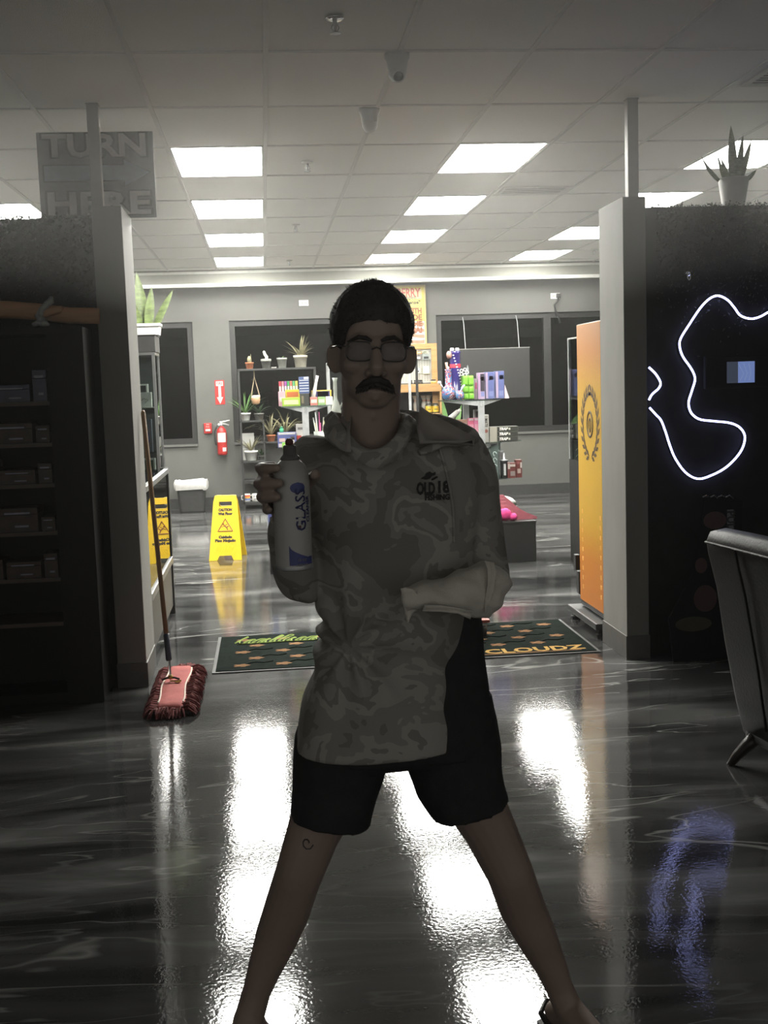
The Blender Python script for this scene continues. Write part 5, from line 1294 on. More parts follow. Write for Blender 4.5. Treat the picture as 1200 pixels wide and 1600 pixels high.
# ------------------------------------------------------------------ left partition: log, dark humidor cabinet
YL = PY-.02
a0, a1 = at(-330, 464, YL), at(155, 494, YL)
t = thing('wooden_log', 'peeled wooden log fixed along the dark left partition', 'log', ((a0.x+a1.x)/2, YL, a1.z-.05))
logm = ramp_mat('log_wood', [(.3, (.42, .24, .125)), (.55, (.52, .31, .17)), (.75, (.36, .21, .115))], 5, .7, 4, .8, False, (.35, 2, 2), .3, 60)
pts = [a0.lerp(a1, k/10)+Vector((0, 0, .006*math.sin(k*1.9))) for k in range(11)]
MB().tube(pts, [.052-.0012*k for k in range(11)], 14).build('trunk', logm, t, True)
kn = at(86, 484, YL-.04); MB().tube([kn+Vector((-.1, .0, -.028)), kn+Vector((-.03, -.02, -.015)), kn+Vector((.02, -.01, .0)), kn+Vector((.03, .03, .01))], [.012, .022, .02, .012], 10).build('knot', logm, t, True)
for s in (a0.lerp(a1, .3), a0.lerp(a1, .93)): MB().box(s.x-.015, s.x+.015, YL+.02, PY+.049, s.z-.02, s.z+.02).build('wall_bracket', dark_m, t)
k0 = at(66, 490, YL-.058)
t = thing('grey_rag', 'grey knotted rag tied around the wooden log', 'rag', (k0.x, YL-.06, k0.z-.06))
ragm = M('rag_grey', (.32, .33, .32), .9, var=.3, scale=60)
b = MB(); b.tube([k0+Vector((-.0, 0, -.045)), k0+Vector((-.012, -.006, -.01)), k0+Vector((0, -.006, .02)), k0+Vector((.03, 0, .045)), k0+Vector((.052, .01, .066)), k0+Vector((.06, .012, .06))], [.022, .017, .02, .015, .017, .007], 10)
for v in b.bm.verts: v.co += Vector((noise.noise(v.co*70), noise.noise(v.co*70+Vector((9, 0, 0))), noise.noise(v.co*70+Vector((0, 9, 0)))))*.009
b.build('knot', ragm, t, True)
b = MB(); b.tube([k0+Vector((-.05, .0, -.055)), k0+Vector((-.02, -.006, -.045)), k0+Vector((.015, -.004, -.05)), k0+Vector((.03, .004, -.058))], [.01, .016, .017, .006], 8)
b.build('loose_end', ragm, t, True)
# humidor
hx1 = at(140, 700, PY-.25).x; hx0 = hx1-1.35; hy0, hy1 = PY-.26, PY+.045; hz1 = at(70, 512, hy0).z
t = thing('humidor_cabinet', 'dark open cabinet of cigar boxes below the log on the left partition', 'cabinet', ((hx0+hx1)/2, (hy0+hy1)/2, 0))
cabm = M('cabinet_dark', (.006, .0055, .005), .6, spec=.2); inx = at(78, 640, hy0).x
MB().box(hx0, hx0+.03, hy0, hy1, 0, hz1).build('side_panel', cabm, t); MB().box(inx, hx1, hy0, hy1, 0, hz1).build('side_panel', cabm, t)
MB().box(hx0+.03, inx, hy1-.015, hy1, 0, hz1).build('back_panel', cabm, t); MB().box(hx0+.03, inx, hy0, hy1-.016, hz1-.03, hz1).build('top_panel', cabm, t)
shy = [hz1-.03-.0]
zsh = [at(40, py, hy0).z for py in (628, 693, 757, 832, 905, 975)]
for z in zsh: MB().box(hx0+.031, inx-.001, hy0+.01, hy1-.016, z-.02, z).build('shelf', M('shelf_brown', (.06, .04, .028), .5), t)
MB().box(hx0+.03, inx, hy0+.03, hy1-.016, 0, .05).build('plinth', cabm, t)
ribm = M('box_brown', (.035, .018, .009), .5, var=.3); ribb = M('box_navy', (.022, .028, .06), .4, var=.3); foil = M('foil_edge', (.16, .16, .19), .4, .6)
rnd = random.Random(31); nb = 0
ORD = ['first', 'second', 'third', 'fourth', 'fifth', 'sixth']
for s, z in enumerate(zsh[:5]):
    x = inx-.012; k = 0
    while x > hx0+.2 and k < 4:
        w = [.068, .17, .2, .16][k]+.02*(s % 2)*(k > 0); hh = [.12, .085, .1, .07][(k+s) % 4]*(1.0 if s else 1.0)
        if s == 0 and k == 0: hh = .155
        y0_ = hy0+.02
        o = thing('cigar_box', '%s cigar box from the right on the %s shelf down in the dark cabinet' % (ORD[k], ORD[s]), 'box', (x-w/2, y0_+.08, z), 'cigar boxes in the dark cabinet')
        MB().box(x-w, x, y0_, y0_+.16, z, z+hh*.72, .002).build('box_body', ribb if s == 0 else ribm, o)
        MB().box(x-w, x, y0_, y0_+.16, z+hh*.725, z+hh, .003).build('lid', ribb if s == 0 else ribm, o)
        MB().box(x-w*.85, x-w*.2, y0_-.0015, y0_-.0002, z+hh*.74, z+hh*.82).build('band', foil, o); MB().box(x-w*.6, x-w*.25, y0_-.0015, y0_-.0002, z+hh*.2, z+hh*.28).build('band', foil, o)
        x -= w+.015; k += 1

# ------------------------------------------------------------------ the armchair at the right edge
leather = M('black_leather', (.0035, .0033, .003), .5, var=.2, scale=90, bump=.15, spec=.16)
def armchair():
    t = thing('leather_armchair', 'black leather armchair at the right edge, seen from behind', 'chair', (2.10, 4.05, 0))
    # local: +x the way it faces, y across; built around the thing's foot, then turned
    o = Vector((2.10, 4.05, 0))
    def P(x, y, z): return (o.x+x, o.y+y, z)
    W2 = .37
    prof = [(-.215, .115), (-.25, .25), (-.30, .50), (-.335, .72), (-.372, .86), (-.38, .91), (-.365, .945), (-.30, .955), (-.24, .94), (-.225, .90), (-.20, .72), (-.15, .45), (-.12, .115)]
    b = MB(); rings = []
    for y, e in ((-W2, .0), (-W2+.012, .012), (-W2*.5, .02), (0, .024), (W2*.5, .02), (W2-.012, .012), (W2, .0)):
        cx_, cz_ = -.25, .56
        rings.append([P(cx_+(x-cx_)*(.96+e*1.6), y, cz_+(z-cz_)*(.975+e)) for x, z in prof])
    b.loft(rings); b.build('backrest', leather, t, True)
    MB().tube([P(-.388, y, .9) for y in (-W2*.95, -W2*.5, 0, W2*.5, W2*.95)], .006, 6).build('top_piping', leather, t)
    MB().tube([P(-.392-.0, .12, .9), P(-.378, .12, .83), P(-.35, .12, .72), P(-.30, .12, .45), P(-.262, .12, .2)], .005, 6).build('back_seam', leather, t)
    MB().box(o.x-.12, o.x+.42, o.y-W2+.07, o.y+W2-.07, .2, .44, .05).build('seat', leather, t, True)
    for s in (-1, 1):
        y0_, y1_ = (o.y+s*(W2-.09), o.y+s*W2) if s > 0 else (o.y-W2, o.y-W2+.09)
        MB().box(o.x-.2, o.x+.42, y0_, y1_, .18, .62, .035).build('armrest', leather, t, True)
    MB().box(o.x-.22, o.x+.40, o.y-W2+.02, o.y+W2-.02, .10, .2, .01).build('base_frame', black_m, t)
    lw = M('dark_leg_wood', (.02, .016, .013), .35)
    for x, y, dx, dy in ((-.20, .30, -.09, .045), (-.20, -.30, -.09, -.045), (.36, .30, .05, .03), (.36, -.30, .05, -.03)):
        MB().tube([P(x, y, .12), P(x+dx*.3, y+dy*.4, .085), P(x+dx*.7, y+dy*.8, .04), P(x+dx, y+dy, 0)], [.03, .026, .02, .014], 8).build('leg', lw, t, True)
    t.rotation_euler = (0, 0, .12)
armchair()

# ------------------------------------------------------------------ the man
def px(Y): return (Y*.9953+.10)/FPX
YT_ = 2.50
man = thing('person', 'man in grey camouflage hooded shirt, black shorts and glasses, legs apart, holding a spray can', 'person', (onfloor(640, 1605).x, 2.52, 0))
skin = M('skin', (.31, .235, .195), .5, var=.08, scale=9)
skin_hair = M('body_hair', (.03, .02, .015), .7)
YH = 2.42
hs = px(YH)
Hc = at(582, 545, YH)
tilt = Matrix.Rotation(.045, 3, 'Y')         # head leans a little
def hd(u, v, w):                             # u across, v up, w towards the camera, in head units
    return Hc + tilt @ Vector((u*hs, -w*hs, v*hs))
def E(b, u, v, w, a, c, d, seg=18): b.ell(hd(u, v, w), (a*hs, d*hs, c*hs), seg, tilt)
b = MB()
# head
E(b, 0, 34, -16, 60, 64, 74, 24); E(b, 0, -14, 6, 50, 66, 54, 22); E(b, 0, -52, 12, 43, 32, 42, 20); E(b, 0, -75, 36, 25, 14, 18); E(b, 0, -60, 28, 37, 22, 27)
b.tube([hd(0, 12, 54), hd(0, -8, 62), hd(0, -30, 73), hd(0, -40, 68)], [7*hs, 8*hs, 11*hs, 8*hs], 12)
for s in (-1, 1):
    E(b, s*10, -37, 60, 7, 6.5, 9, 12); E(b, s*30, -24, 38, 18, 15, 16, 14)
    b.tube([hd(s*6, 8, 55), hd(s*22, 13, 54), hd(s*40, 6, 42)], [7*hs, 8*hs, 6*hs], 10)
    b.tube([hd(s*13, -5, 48), hd(s*19, -1, 52), hd(s*26, -1, 52.5), hd(s*35, -6, 46)], [2.6*hs, 3.6*hs, 3.6*hs, 2.4*hs], 10)
    b.tube([hd(s*13, -6, 48), hd(s*20, -11, 51), hd(s*27, -11, 50.5), hd(s*35, -7, 46)], [2.2*hs, 3*hs, 3*hs, 2*hs], 10)
b.tube([hd(-20, -66, 48), hd(-8, -63, 58), hd(0, -65, 59), hd(8, -63, 58), hd(20, -66, 48)], [3*hs, 4.5*hs, 4*hs, 4.5*hs, 3*hs], 10)
b.tube([hd(-17, -69, 48), hd(0, -73, 57), hd(17, -69, 48)], [3*hs, 5.5*hs, 3*hs], 10)
for s, dv in ((-1, 0), (1, 0)):
    c = hd(s*57, -15, -4); er = tilt @ Matrix.Rotation(-s*.85, 3, 'Z') @ Matrix.Rotation(s*.12, 3, 'Y')
    b.ell(c, (5*hs, 14*hs, 22*hs), 16, er)
    rim = [c+er @ Vector((s*2*hs, 13*hs*math.cos(a)*.85, 22*hs*math.sin(a)*.88)) for a in [PI*.5+s*0-PI*1.35+PI*1.7*k/14 for k in range(15)]]
    b.tube(rim, 3.2*hs, 8); b.ell(c+er @ Vector((0, -2*hs, -17*hs)), (4.5*hs, 7*hs, 7*hs), 10, er)
# neck
b.tube([hd(0, -40, -14), hd(0, -85, -14), hd(0, -130, -26), hd(2, -165, -34)], [46*hs, 44*hs, 46*hs, 46*hs], 22)
b.ell(hd(0, -98, 22), (7*hs, 9*hs, 10*hs), 10)
# trunk, slimmer than the shirt over it
for py, hwx, dp, cx_ in ((752, 104, .08, 608), (800, 104, .09, 610), (900, 96, .085, 615), (1000, 92, .085, 620), (1080, 104, .09, 622), (1120, 104, .09, 620)):
    b.ell(at(cx_, py, YT_+.01), (hwx*px(YT_), dp, (60 if py < 790 else 45 if py > 1050 else 85)*px(YT_)), 20)
# legs
LL = [((546, 1135, 2.52), .078), ((508, 1255, 2.51), .070), ((490, 1300, 2.505), .060), ((466, 1368, 2.50), .053), ((449, 1420, 2.53), .053), ((432, 1465, 2.55), .049), ((414, 1512, 2.56), .039), ((400, 1552, 2.56), .032), ((389, 1592, 2.555), .031)]
LR = [((686, 1135, 2.52), .078), ((735, 1240, 2.51), .070), ((765, 1295, 2.505), .060), ((797, 1364, 2.50), .053), ((815, 1415, 2.53), .053), ((838, 1462, 2.55), .048), ((860, 1508, 2.56), .038), ((875, 1545, 2.56), .032), ((890, 1580, 2.55), .032)]
for L in (LL, LR): b.chain([at(*p) for p, r in L], [r for p, r in L], 18)
feet = []
for L, s in ((LL, -1), (LR, 1)):
    a = at(*L[-1][0]); a.z = max(a.z, .075)
    b.chain([at(*L[-2][0]), a], [.033, .034], 14)
    dr_ = Vector((s*.42, -1, 0)).normalized(); sd = Vector((-dr_.y, dr_.x, 0))
    heel = Vector((a.x, a.y, 0))-dr_*.045; feet.append((heel, dr_, sd))
    Z = .016
    b.chain([heel+Vector((0, 0, Z+.034)), a], [.033, .034], 12)
    b.chain([a, heel+dr_*.10+Vector((0, 0, Z+.045)), heel+dr_*.18+Vector((0, 0, Z+.03))], [.036, .034, .028], 12)
    for k in range(5):                                   # toes
        q = (k-2)*.0185; ln = [.262, .258, .25, .24, .228][k if s > 0 else k] if True else 0
        big = (k == (4 if s < 0 else 0)) if False else (k == 0)
        off = -s*sd*0
        lat = sd*(q*(-1)) * (1 if s > 0 else -1)
        r = .0145 if k == 0 else .0098
        b.chain([heel+dr_*.165+lat*.9+Vector((0, 0, Z+.024)), heel+dr_*(ln-.03)+lat+Vector((0, 0, Z+r+.006)), heel+dr_*ln+lat+Vector((0, 0, Z+r))], [.016, r, r*.95], 10)
# arms (mostly in the sleeves)
SHR, ELR, WRR = at(486, 728, 2.52), at(466, 905, 2.50), at(444, 806, 2.375)
SHL, ELL, WRL = at(728, 725, 2.52), at(770, 895, 2.50), at(722, 922, 2.36)
b.chain([SHR, SHR.lerp(ELR, .5), ELR], [.055, .045, .036], 14); b.chain([ELR, ELR.lerp(WRR, .35), WRR], [.036, .036, .026], 14)
b.chain([SHL, SHL.lerp(ELL, .5), ELL], [.055, .045, .036], 14); b.chain([ELL, ELL.lerp(WRL, .35), WRL], [.036, .036, .026], 14)
# his hand behind the can: palm at the back, fingers round its outer side
CANY = 2.30; CR = .0365
can_c = at(456.5, 800, CANY)
def cyl(a, z, r): return Vector((can_c.x+r*math.cos(a), can_c.y+r*math.sin(a), z))
zk = [at(430, q, CANY).z for q in (729, 753, 774, 792)]
palm = [cyl(1.95, (zk[0]+zk[3])/2+.012, CR+.020), cyl(2.0, (zk[1]+zk[2])/2-.012, CR+.019), cyl(2.0, zk[3]-.02, CR+.018)]
b.chain([WRR, palm[2], palm[1], palm[0]], [.026, .018, .018, .015], 12)
b.chain([WRR, cyl(1.6, zk[2], CR+.019), cyl(1.55, zk[0]-.01, CR+.017)], [.025, .016, .014], 12)
for k, z in enumerate(zk):
    r = [.0105, .0112, .0108, .0092][k]; kn_ = [.006, .010, .006, .0][k]
    A_ = [[2.25, 2.65, 3.05, 3.45, 3.85, 4.12], [2.25, 2.65, 3.08, 3.5, 3.92, 4.2], [2.25, 2.65, 3.05, 3.42, 3.8, 4.05], [2.2, 2.5, 2.8, 3.05, 3.25, 3.4]][k]
    R_ = [CR+.017, CR+.018+kn_*.6, CR+.016+kn_, CR+.0135+kn_*.5, CR+.0115, CR+.0105]
    b.chain([cyl(a, z-.004+.004*i/5-(.0 if k < 3 else .004), R_[i]) for i, a in enumerate(A_)], [r*1.15, r*1.2, r*1.12, r*1.08, r, r*.85], 10)
th = [cyl(1.3, zk[2]+.0, CR+.02), cyl(.75, zk[1]+.0, CR+.019), cyl(.25, zk[1]+.008, CR+.0145), cyl(-.2, zk[1]+.012, CR+.0115)]
b.chain(th, [.016, .0135, .012, .0105], 10)
# his other hand, gripping inside the cloth
d1 = (at(650, 930, 2.27)-WRL).normalized(); up = Vector((0, 0, 1)); 
b.chain([WRL, WRL+d1*.04, WRL+d1*.075], [.026, .024, .022], 12)
for k in range(4):
    base = WRL+d1*.078+up*(.012-.012*k); f = Vector((.1, -.25, 0))
    ln = [.062, .068, .064, .052][k]
    b.chain([base, base+d1*ln*.5+Vector((0, -.006, 0)), base+d1*ln*.62+Vector((0, .016, -.004)), base+d1*ln*.35+Vector((0, .026, -.004))], [.0092, .009, .0085, .008], 10)
b.chain([WRL+d1*.025+up*.004, WRL+d1*.05+Vector((0, -.02, .008)), WRL+d1*.085+Vector((0, -.018, .010))], [.012, .010, .009], 10)
me = remesh(b, .0042, 3, .5)
for v in me.vertices:                                     # eye sockets, temples, throat
    q = tilt.inverted() @ (v.co-Hc); u, vv, w = q.x/hs, q.z/hs, -q.y/hs
    if w > 20 and -30 < vv < 20:
        for s in (-1, 1):
            d = math.hypot((u-s*25)/17, (vv+4)/9)
            if d < 1: v.co.y += 1.5*hs*(1-d*d)
    if -110 < vv < -90 and w > 0 and abs(u) < 8: v.co.y -= .0
body = MB().build('body', skin, man, True, me=me)
for s in (-1, 1):
    eb = MB(); E(eb, s*24, -6, 42.5, 8.5, 8.5, 8.5, 16); ey = eb.build('eye', M('eye_white', (.28, .26, .24), .2), man, True)
    ib = MB(); E(ib, s*24, -6, 49.6, 4, 4, 1.8, 12); ib.build('iris', M('iris_brown', (.03, .018, .01), .2), ey, True)
hairm = M('dark_brown_hair', (.022, .017, .013), .65, var=.4, scale=120, stretch=(1, 1, .3))
for s in (-1, 1):
    eb = MB().tube([hd(s*7, 9, 61), hd(s*15, 13, 62), hd(s*26, 14.5, 60.5), hd(s*41, 8, 49)], [2.2*hs, 3.6*hs, 3.4*hs, 1.6*hs], 8); eb.build('eyebrow', hairm, man)
b = MB(); rnd = random.Random(14)
b.tube([hd(-27, -60, 49), hd(-16, -51, 61), hd(-5, -47, 67), hd(5, -47, 67), hd(16, -51, 61), hd(27, -60, 49)], [2.5*hs, 5*hs, 5.2*hs, 5.2*hs, 5*hs, 2.5*hs], 12)
for k in range(160):
    u = rnd.uniform(-26, 26); v = -46-abs(u)*.38+rnd.uniform(-3, 3); w = 68-abs(u)*.62
    b.tube([hd(u, v, w), hd(u*1.08, v-6, w+1), hd(u*1.15, v-11, w-2)], [1.1*hs, .9*hs, .3*hs], 4)
b.build('moustache', hairm, man)
# hair
b = MB(); bm_ = b.bm; seg, rw = 96, 34; grid = []
def hairline(az):                                        # az 0 = front
    d = abs((az+PI) % (2*PI)-PI)
    w_ = noise.noise(Vector((math.cos(az)*6, math.sin(az)*6, 2)))*4
    if d < .62: return 39-6*(d/.62)**2+w_
    if d < 1.05: return 33-45*((d-.62)/.43)+w_
    if d < 1.5: return -12-4*((d-1.05)/.45)
    return -14-30*min(1, (d-1.5)/1.0)
for i in range(rw+1):
    row = []
    for k in range(seg):
        az = 2*PI*k/seg; lim = hairline(az); el1 = math.asin(max(-.95, min(.95, (lim-34)/66)))
        el = el1+(PI/2-el1)*i/rw
        edge = min(1, i/5)
        ra, rb, rc = 61+3*edge, 65+3.5*edge, 75+3.5*edge
        u = ra*math.cos(el)*math.sin(az); w = -16+rc*math.cos(el)*math.cos(az); v = 34+rb*math.sin(el)
        n_ = noise.noise(Vector((u, v, w))*.09)*1.6+noise.noise(Vector((u, v, w))*.3)*1.0
        k_ = 1+n_*.02*edge
        row.append(bm_.verts.new(hd(u*k_, 34+(v-34)*k_, -16+(w+16)*k_)))
    grid.append(row)
for r, q in zip(grid, grid[1:]):
    for k in range(seg):
        b._f([r[k], r[(k+1) % seg], q[(k+1) % seg], q[k]])
rnd = random.Random(8)
for k in range(1500):
    az = rnd.uniform(0, 2*PI); lim = hairline(az)-1; el1 = math.asin(max(-.95, min(.95, (lim-34)/68))); el = el1+(PI/2-el1)*rnd.random()**1.3
    d = Vector((math.cos(el)*math.sin(az), math.sin(el), math.cos(el)*math.cos(az)))
    p = Vector((64*d.x, 34+67*d.y, -16+78*d.z)); g_ = (d*.6+Vector((rnd.gauss(0, .5), rnd.gauss(.1, .3), rnd.gauss(.5, .5)))).normalized()
    L = rnd.uniform(3, 6)*(1.3 if d.y > .8 else .75)
    e = g_.orthogonal()*.8
    P3 = [p-d*1.0-e, p-d*1.0+e, p+g_*L]
    b._f([bm_.verts.new(hd(*c)) for c in P3])
b.build('hair', hairm, man, True)
# glasses
gl = M('spectacle_frame', (.05, .045, .04), .3, 0)
b = MB()
for s in (-1, 1):
    pts = []
    for k in range(29):
        a = 2*PI*k/28; cc, ss = math.cos(a), math.sin(a)
        pts.append(hd(s*25+19*math.copysign(abs(cc)**.6, cc), -6+14*math.copysign(abs(ss)**.6, ss), 66-.004*(25+19*cc)**2*(1 if True else 0)))
    b.tube(pts, 1.1*hs, 6)
    b.tube([hd(s*44, 1, 58), hd(s*56, 2, 40), hd(s*62, 1, 0), hd(s*62, -8, -14)], 1.2*hs, 6)
b.tube([hd(-7, -3, 66), hd(0, 0, 69), hd(7, -3, 66)], 1.2*hs, 6)
gf = b.build('glasses', gl, man)
for s in (-1, 1):
    poly = []
    for k in range(24):
        a = 2*PI*k/24; cc, ss = math.cos(a), math.sin(a)
        poly.append((s*25+18.5*math.copysign(abs(cc)**.6, cc), -6+13.5*math.copysign(abs(ss)**.6, ss)))
    b = MB().loft([[hd(u, v, 65.6-.004*abs(u)**2*.9) for u, v in poly], [hd(u, v, 64.8-.004*abs(u)**2*.9) for u, v in poly]]); b.build('lens', glass('spectacle_lens', (.86, .87, .88), 1.3), gf)

# ---- shirt, hood, gaiter
camo = ramp_mat('grey_camouflage', [(0, (.20, .19, .17)), (.41, (.27, .258, .235)), (.50, (.36, .345, .31)), (.565, (.23, .22, .20)), (.63, (.31, .295, .27))], 8, .85, 3, .5, True, (1, 1, 1.25), .25, 350)
def ringxy(pl, pr, py, Y, dp, pw_=.8, n=36):
    c = at((pl+pr)/2, py, Y); hw = (pr-pl)/2*px(Y); P = []
    for k in range(n):
        a = 2*PI*k/n; cc, ss = math.cos(a), math.sin(a)
        P.append((c.x+hw*math.copysign(abs(cc)**pw_, cc), c.y+dp*math.copysign(abs(ss)**pw_, ss), c.z))
    return P
b = MB()
rings = [(548, 650, 662, 2.50, .07), (530, 672, 676, 2.505, .085), (504, 706, 692, 2.51, .10), (482, 736, 710, 2.515, .112), (472, 752, 735, 2.515, .122), (478, 748, 790, 2.51, .128), (490, 740, 850, 2.505, .128), (499, 734, 905, 2.505, .128), (501, 724, 955, 2.505, .128), (499, 718, 1000, 2.505, .128), (487, 716, 1045, 2.505, .130), (474, 716, 1090, 2.505, .133), (465, 716, 1125, 2.505, .136), (463, 716, 1163, 2.505, .138)]
b.loft([ringxy(l, r, y, Y, d) for l, r, y, Y, d in rings])
b.chain([at(494, 722, 2.515), at(474, 770, 2.51), at(466, 830, 2.505), at(463, 890, 2.50), at(465, 912, 2.49)], [.064, .058, .052, .0475, .0470], 20)
b.chain([at(465, 912, 2.49), at(459, 872, 2.445), at(448, 822, 2.392)], [.047, .043, .036], 18)
b.chain([at(716, 716, 2.515), at(736, 760, 2.51), at(748, 820, 2.505), at(760, 880, 2.50), at(764, 902, 2.49)], [.066, .060, .054, .048, .046], 20)
b.chain([at(764, 902, 2.49), at(752, 912, 2.44), at(728, 921, 2.375)], [.046, .042, .034], 18)
me = remesh(b, .0065, 5, .5)
rnd = random.Random(2)
pull = at(545, 1012, 2.38)
for v, n in zip(me.vertices, [v.normal.copy() for v in me.vertices]):
    c = v.co; k = noise.noise(Vector((c.x*4, c.y*4, c.z*9)))*.010+noise.noise(Vector((c.x*11+5, c.y*9, c.z*14)))*.005
    d = c-pull; r = math.hypot(d.x, d.z)                 # folds fanning from the gathered waist
    if r < .32: k += .010*math.sin(math.atan2(d.z, d.x)*9+r*6)*max(0, 1-r/.32)*min(1, r/.05)
    hem = max(0, 1-(c.z-at(600, 1165, 2.5).z)/.05) if c.z < at(600, 1120, 2.5).z else 0
    v.co = c+n*k*(1-hem*.6)
bvh = BVHTree.FromPolygons([v.co.copy() for v in me.vertices], [tuple(p.vertices) for p in me.polygons])
shirt = MB().build('shirt', camo, man, True, me=me)
lg0 = M('shirt_print', (.02, .02, .02), .8)
l1 = at(676, 763, 2.38)
for s, pxx, pyy, sz, w in (('OLD', 665, 764, .034, None), ('18', 692, 762, .034, None), ('FISHING', 683, 777, .016, None)):
    q = at(pxx, pyy, 2.40); wd = {'OLD': 29, '18': 19, 'FISHING': 39}[s]*px(2.40)
    text(s, sz, (q.x, q.y, q.z), lg0, shirt, 'chest_print', bold=.0014 if s != 'FISHING' else .0006, width=wd, bvh=bvh, ext=.001, rot=Matrix.Rotation(-ROLL-.0, 3, 'Y') @ FACE)
q = at(670, 744, 2.4); pp = px(2.4); b = MB(); pts = []
for u, v in ((-12, -3), (-6, 1), (-4, 5), (2, 7), (6, 4), (11, 6), (10, 1), (5, 0), (1, -4), (-5, -5)):
    X_, Z_ = q.x+u*pp, q.z+v*pp; h = bvh.ray_cast(Vector((X_, 1, Z_)), Vector((0, 1, 0)))
    pts.append(Vector((X_, h[0].y-.002 if h[0] else q.y, Z_)))
b.loft([pts, [p+Vector((0, .003, 0)) for p in pts]]); b.build('chest_emblem', lg0, shirt)
b = MB().tube([pts[8]+Vector((.004, -.002, -.002)), pts[8]+Vector((.016, -.002, .004))], .0022, 5); b.build('chest_emblem', lg0, shirt)
# dark layer at his hip, reaching past the shirt's narrowed edge
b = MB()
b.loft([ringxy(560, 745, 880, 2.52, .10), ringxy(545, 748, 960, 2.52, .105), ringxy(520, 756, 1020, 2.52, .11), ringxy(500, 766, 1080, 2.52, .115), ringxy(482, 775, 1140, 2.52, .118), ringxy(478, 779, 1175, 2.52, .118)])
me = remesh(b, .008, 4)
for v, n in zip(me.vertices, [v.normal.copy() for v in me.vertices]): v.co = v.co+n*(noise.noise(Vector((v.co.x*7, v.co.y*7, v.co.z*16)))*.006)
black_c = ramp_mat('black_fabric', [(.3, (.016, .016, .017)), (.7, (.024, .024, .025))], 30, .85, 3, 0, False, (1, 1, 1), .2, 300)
MB().build('dark_side_layer', black_c, man, True, me=me)
# neck gaiter: a loose cowl, low in front
def cowl(ang, top):                                       # ang 0 = front
    c = math.cos(ang); f = max(0, c)
    v = (-96-52*f**2.2) if top else (-118-56*f**1.6)
    r = (60-3*f) if top else (66-2*f)
    u = r*math.sin(ang)*(1.0 if top else 1.02); w = -22+(58 if top else 66)*c-(6 if top else 0)*0+(10*f)
    return u, v, w
b = MB(); n = 48; rows = []
for j in range(9):
    s_ = j/8; row = []
    for k in range(n):
        a = 2*PI*k/n; t0, t1 = cowl(a, True), cowl(a, False)
        p = Vector(t0).lerp(Vector(t1), s_); bulge = 1+.10*math.sin(PI*s_)+.03*math.sin(a*5+s_*9)*math.sin(PI*s_)
        row.append(hd(p.x*bulge, p.y+2.2*math.sin(a*3+s_*4), -22+(p.z+22)*bulge))
    rows.append(row)
inner = [[hd(*(Vector((cowl(2*PI*k/n, True)[0]*.9, cowl(2*PI*k/n, True)[1]-2-q*40, -22+(cowl(2*PI*k/n, True)[2]+22)*.9)))) for k in range(n)] for q in (0, .4)]
b.loft(list(reversed(inner))+rows, False); b.build('neck_gaiter', camo, man, True)
# hood lying open on his shoulders
lin = M('hood_lining', (.52, .49, .45), .85, var=.06)
lt_ = lin.node_tree; trl = nd(lt_, 'ShaderNodeBsdfTranslucent'); trl.inputs[0].default_value = (.55, .52, .47, 1); mxl = nd(lt_, 'ShaderNodeMixShader'); mxl.inputs[0].default_value = .4
lt_.links.new(lt_.nodes['Principled BSDF'].outputs[0], mxl.inputs[1]); lt_.links.new(trl.outputs[0], mxl.inputs[2]); lt_.links.new(mxl.outputs[0], lt_.nodes['Material Output'].inputs[0])
hp_ = [(536, 700, 2.40), (520, 682, 2.46), (519, 668, 2.54), (545, 655, 2.61), (600, 650, 2.64), (655, 652, 2.61), (706, 664, 2.53), (735, 680, 2.47), (722, 690, 2.425), (690, 696, 2.395), (655, 703, 2.38)]
pts = smooth_path([at(*p) for p in hp_], 4)
b = MB(); n_ = len(pts)
b.tube(pts, [.009+.012*math.sin(PI*min(1, max(0, i/(n_-1))))**.6 for i in range(n_)], 12, .7, (0, 0, 1))
for v in b.bm.verts: v.co += Vector((0, 0, noise.noise(v.co*18)*.008))
hood = b.build('hood', camo, man, True)
def flap(outer, inner_, lab):
    b = MB(); th_ = .005; rows = []
    for o_, i_ in zip(outer, inner_):
        A0, B0 = at(*o_), at(*i_); rows.append([A0.lerp(B0, u)+Vector((0, 0, -.010*math.sin(PI*u))) for u in (0, .25, .5, .75, 1)])
    top = [r for r in rows]
    back = [[p+Vector((0, th_, -th_)) for p in r] for r in rows]
    vt = [[b.bm.verts.new(p) for p in r] for r in top]; vb = [[b.bm.verts.new(p) for p in r] for r in back]
    m_, k_ = len(vt), 5
    for i in range(m_-1):
        for j in range(k_-1):
            b._f([vt[i][j], vt[i][j+1], vt[i+1][j+1], vt[i+1][j]]); b._f([vb[i][j], vb[i+1][j], vb[i+1][j+1], vb[i][j+1]])
    for i in range(m_-1):
        for j in (0, k_-1): b._f([vt[i][j], vt[i+1][j], vb[i+1][j], vb[i][j]])
    for j in range(k_-1):
        for i in (0, m_-1): b._f([vt[i][j], vb[i][j], vb[i][j+1], vt[i][j+1]])
    o = b.build('hood_lining', lin, man, True); return o
flap([(513, 680, 2.385), (522, 666, 2.40), (534, 652, 2.42), (545, 640, 2.45)], [(549, 705, 2.345), (548, 690, 2.355), (547, 672, 2.37), (549, 650, 2.40)], 0)
flap([(656, 634, 2.46), (672, 645, 2.45), (700, 660, 2.43), (726, 674, 2.41), (742, 685, 2.40)], [(650, 650, 2.41), (652, 668, 2.38), (656, 690, 2.355), (690, 689, 2.36), (738, 688, 2.385)], 0)
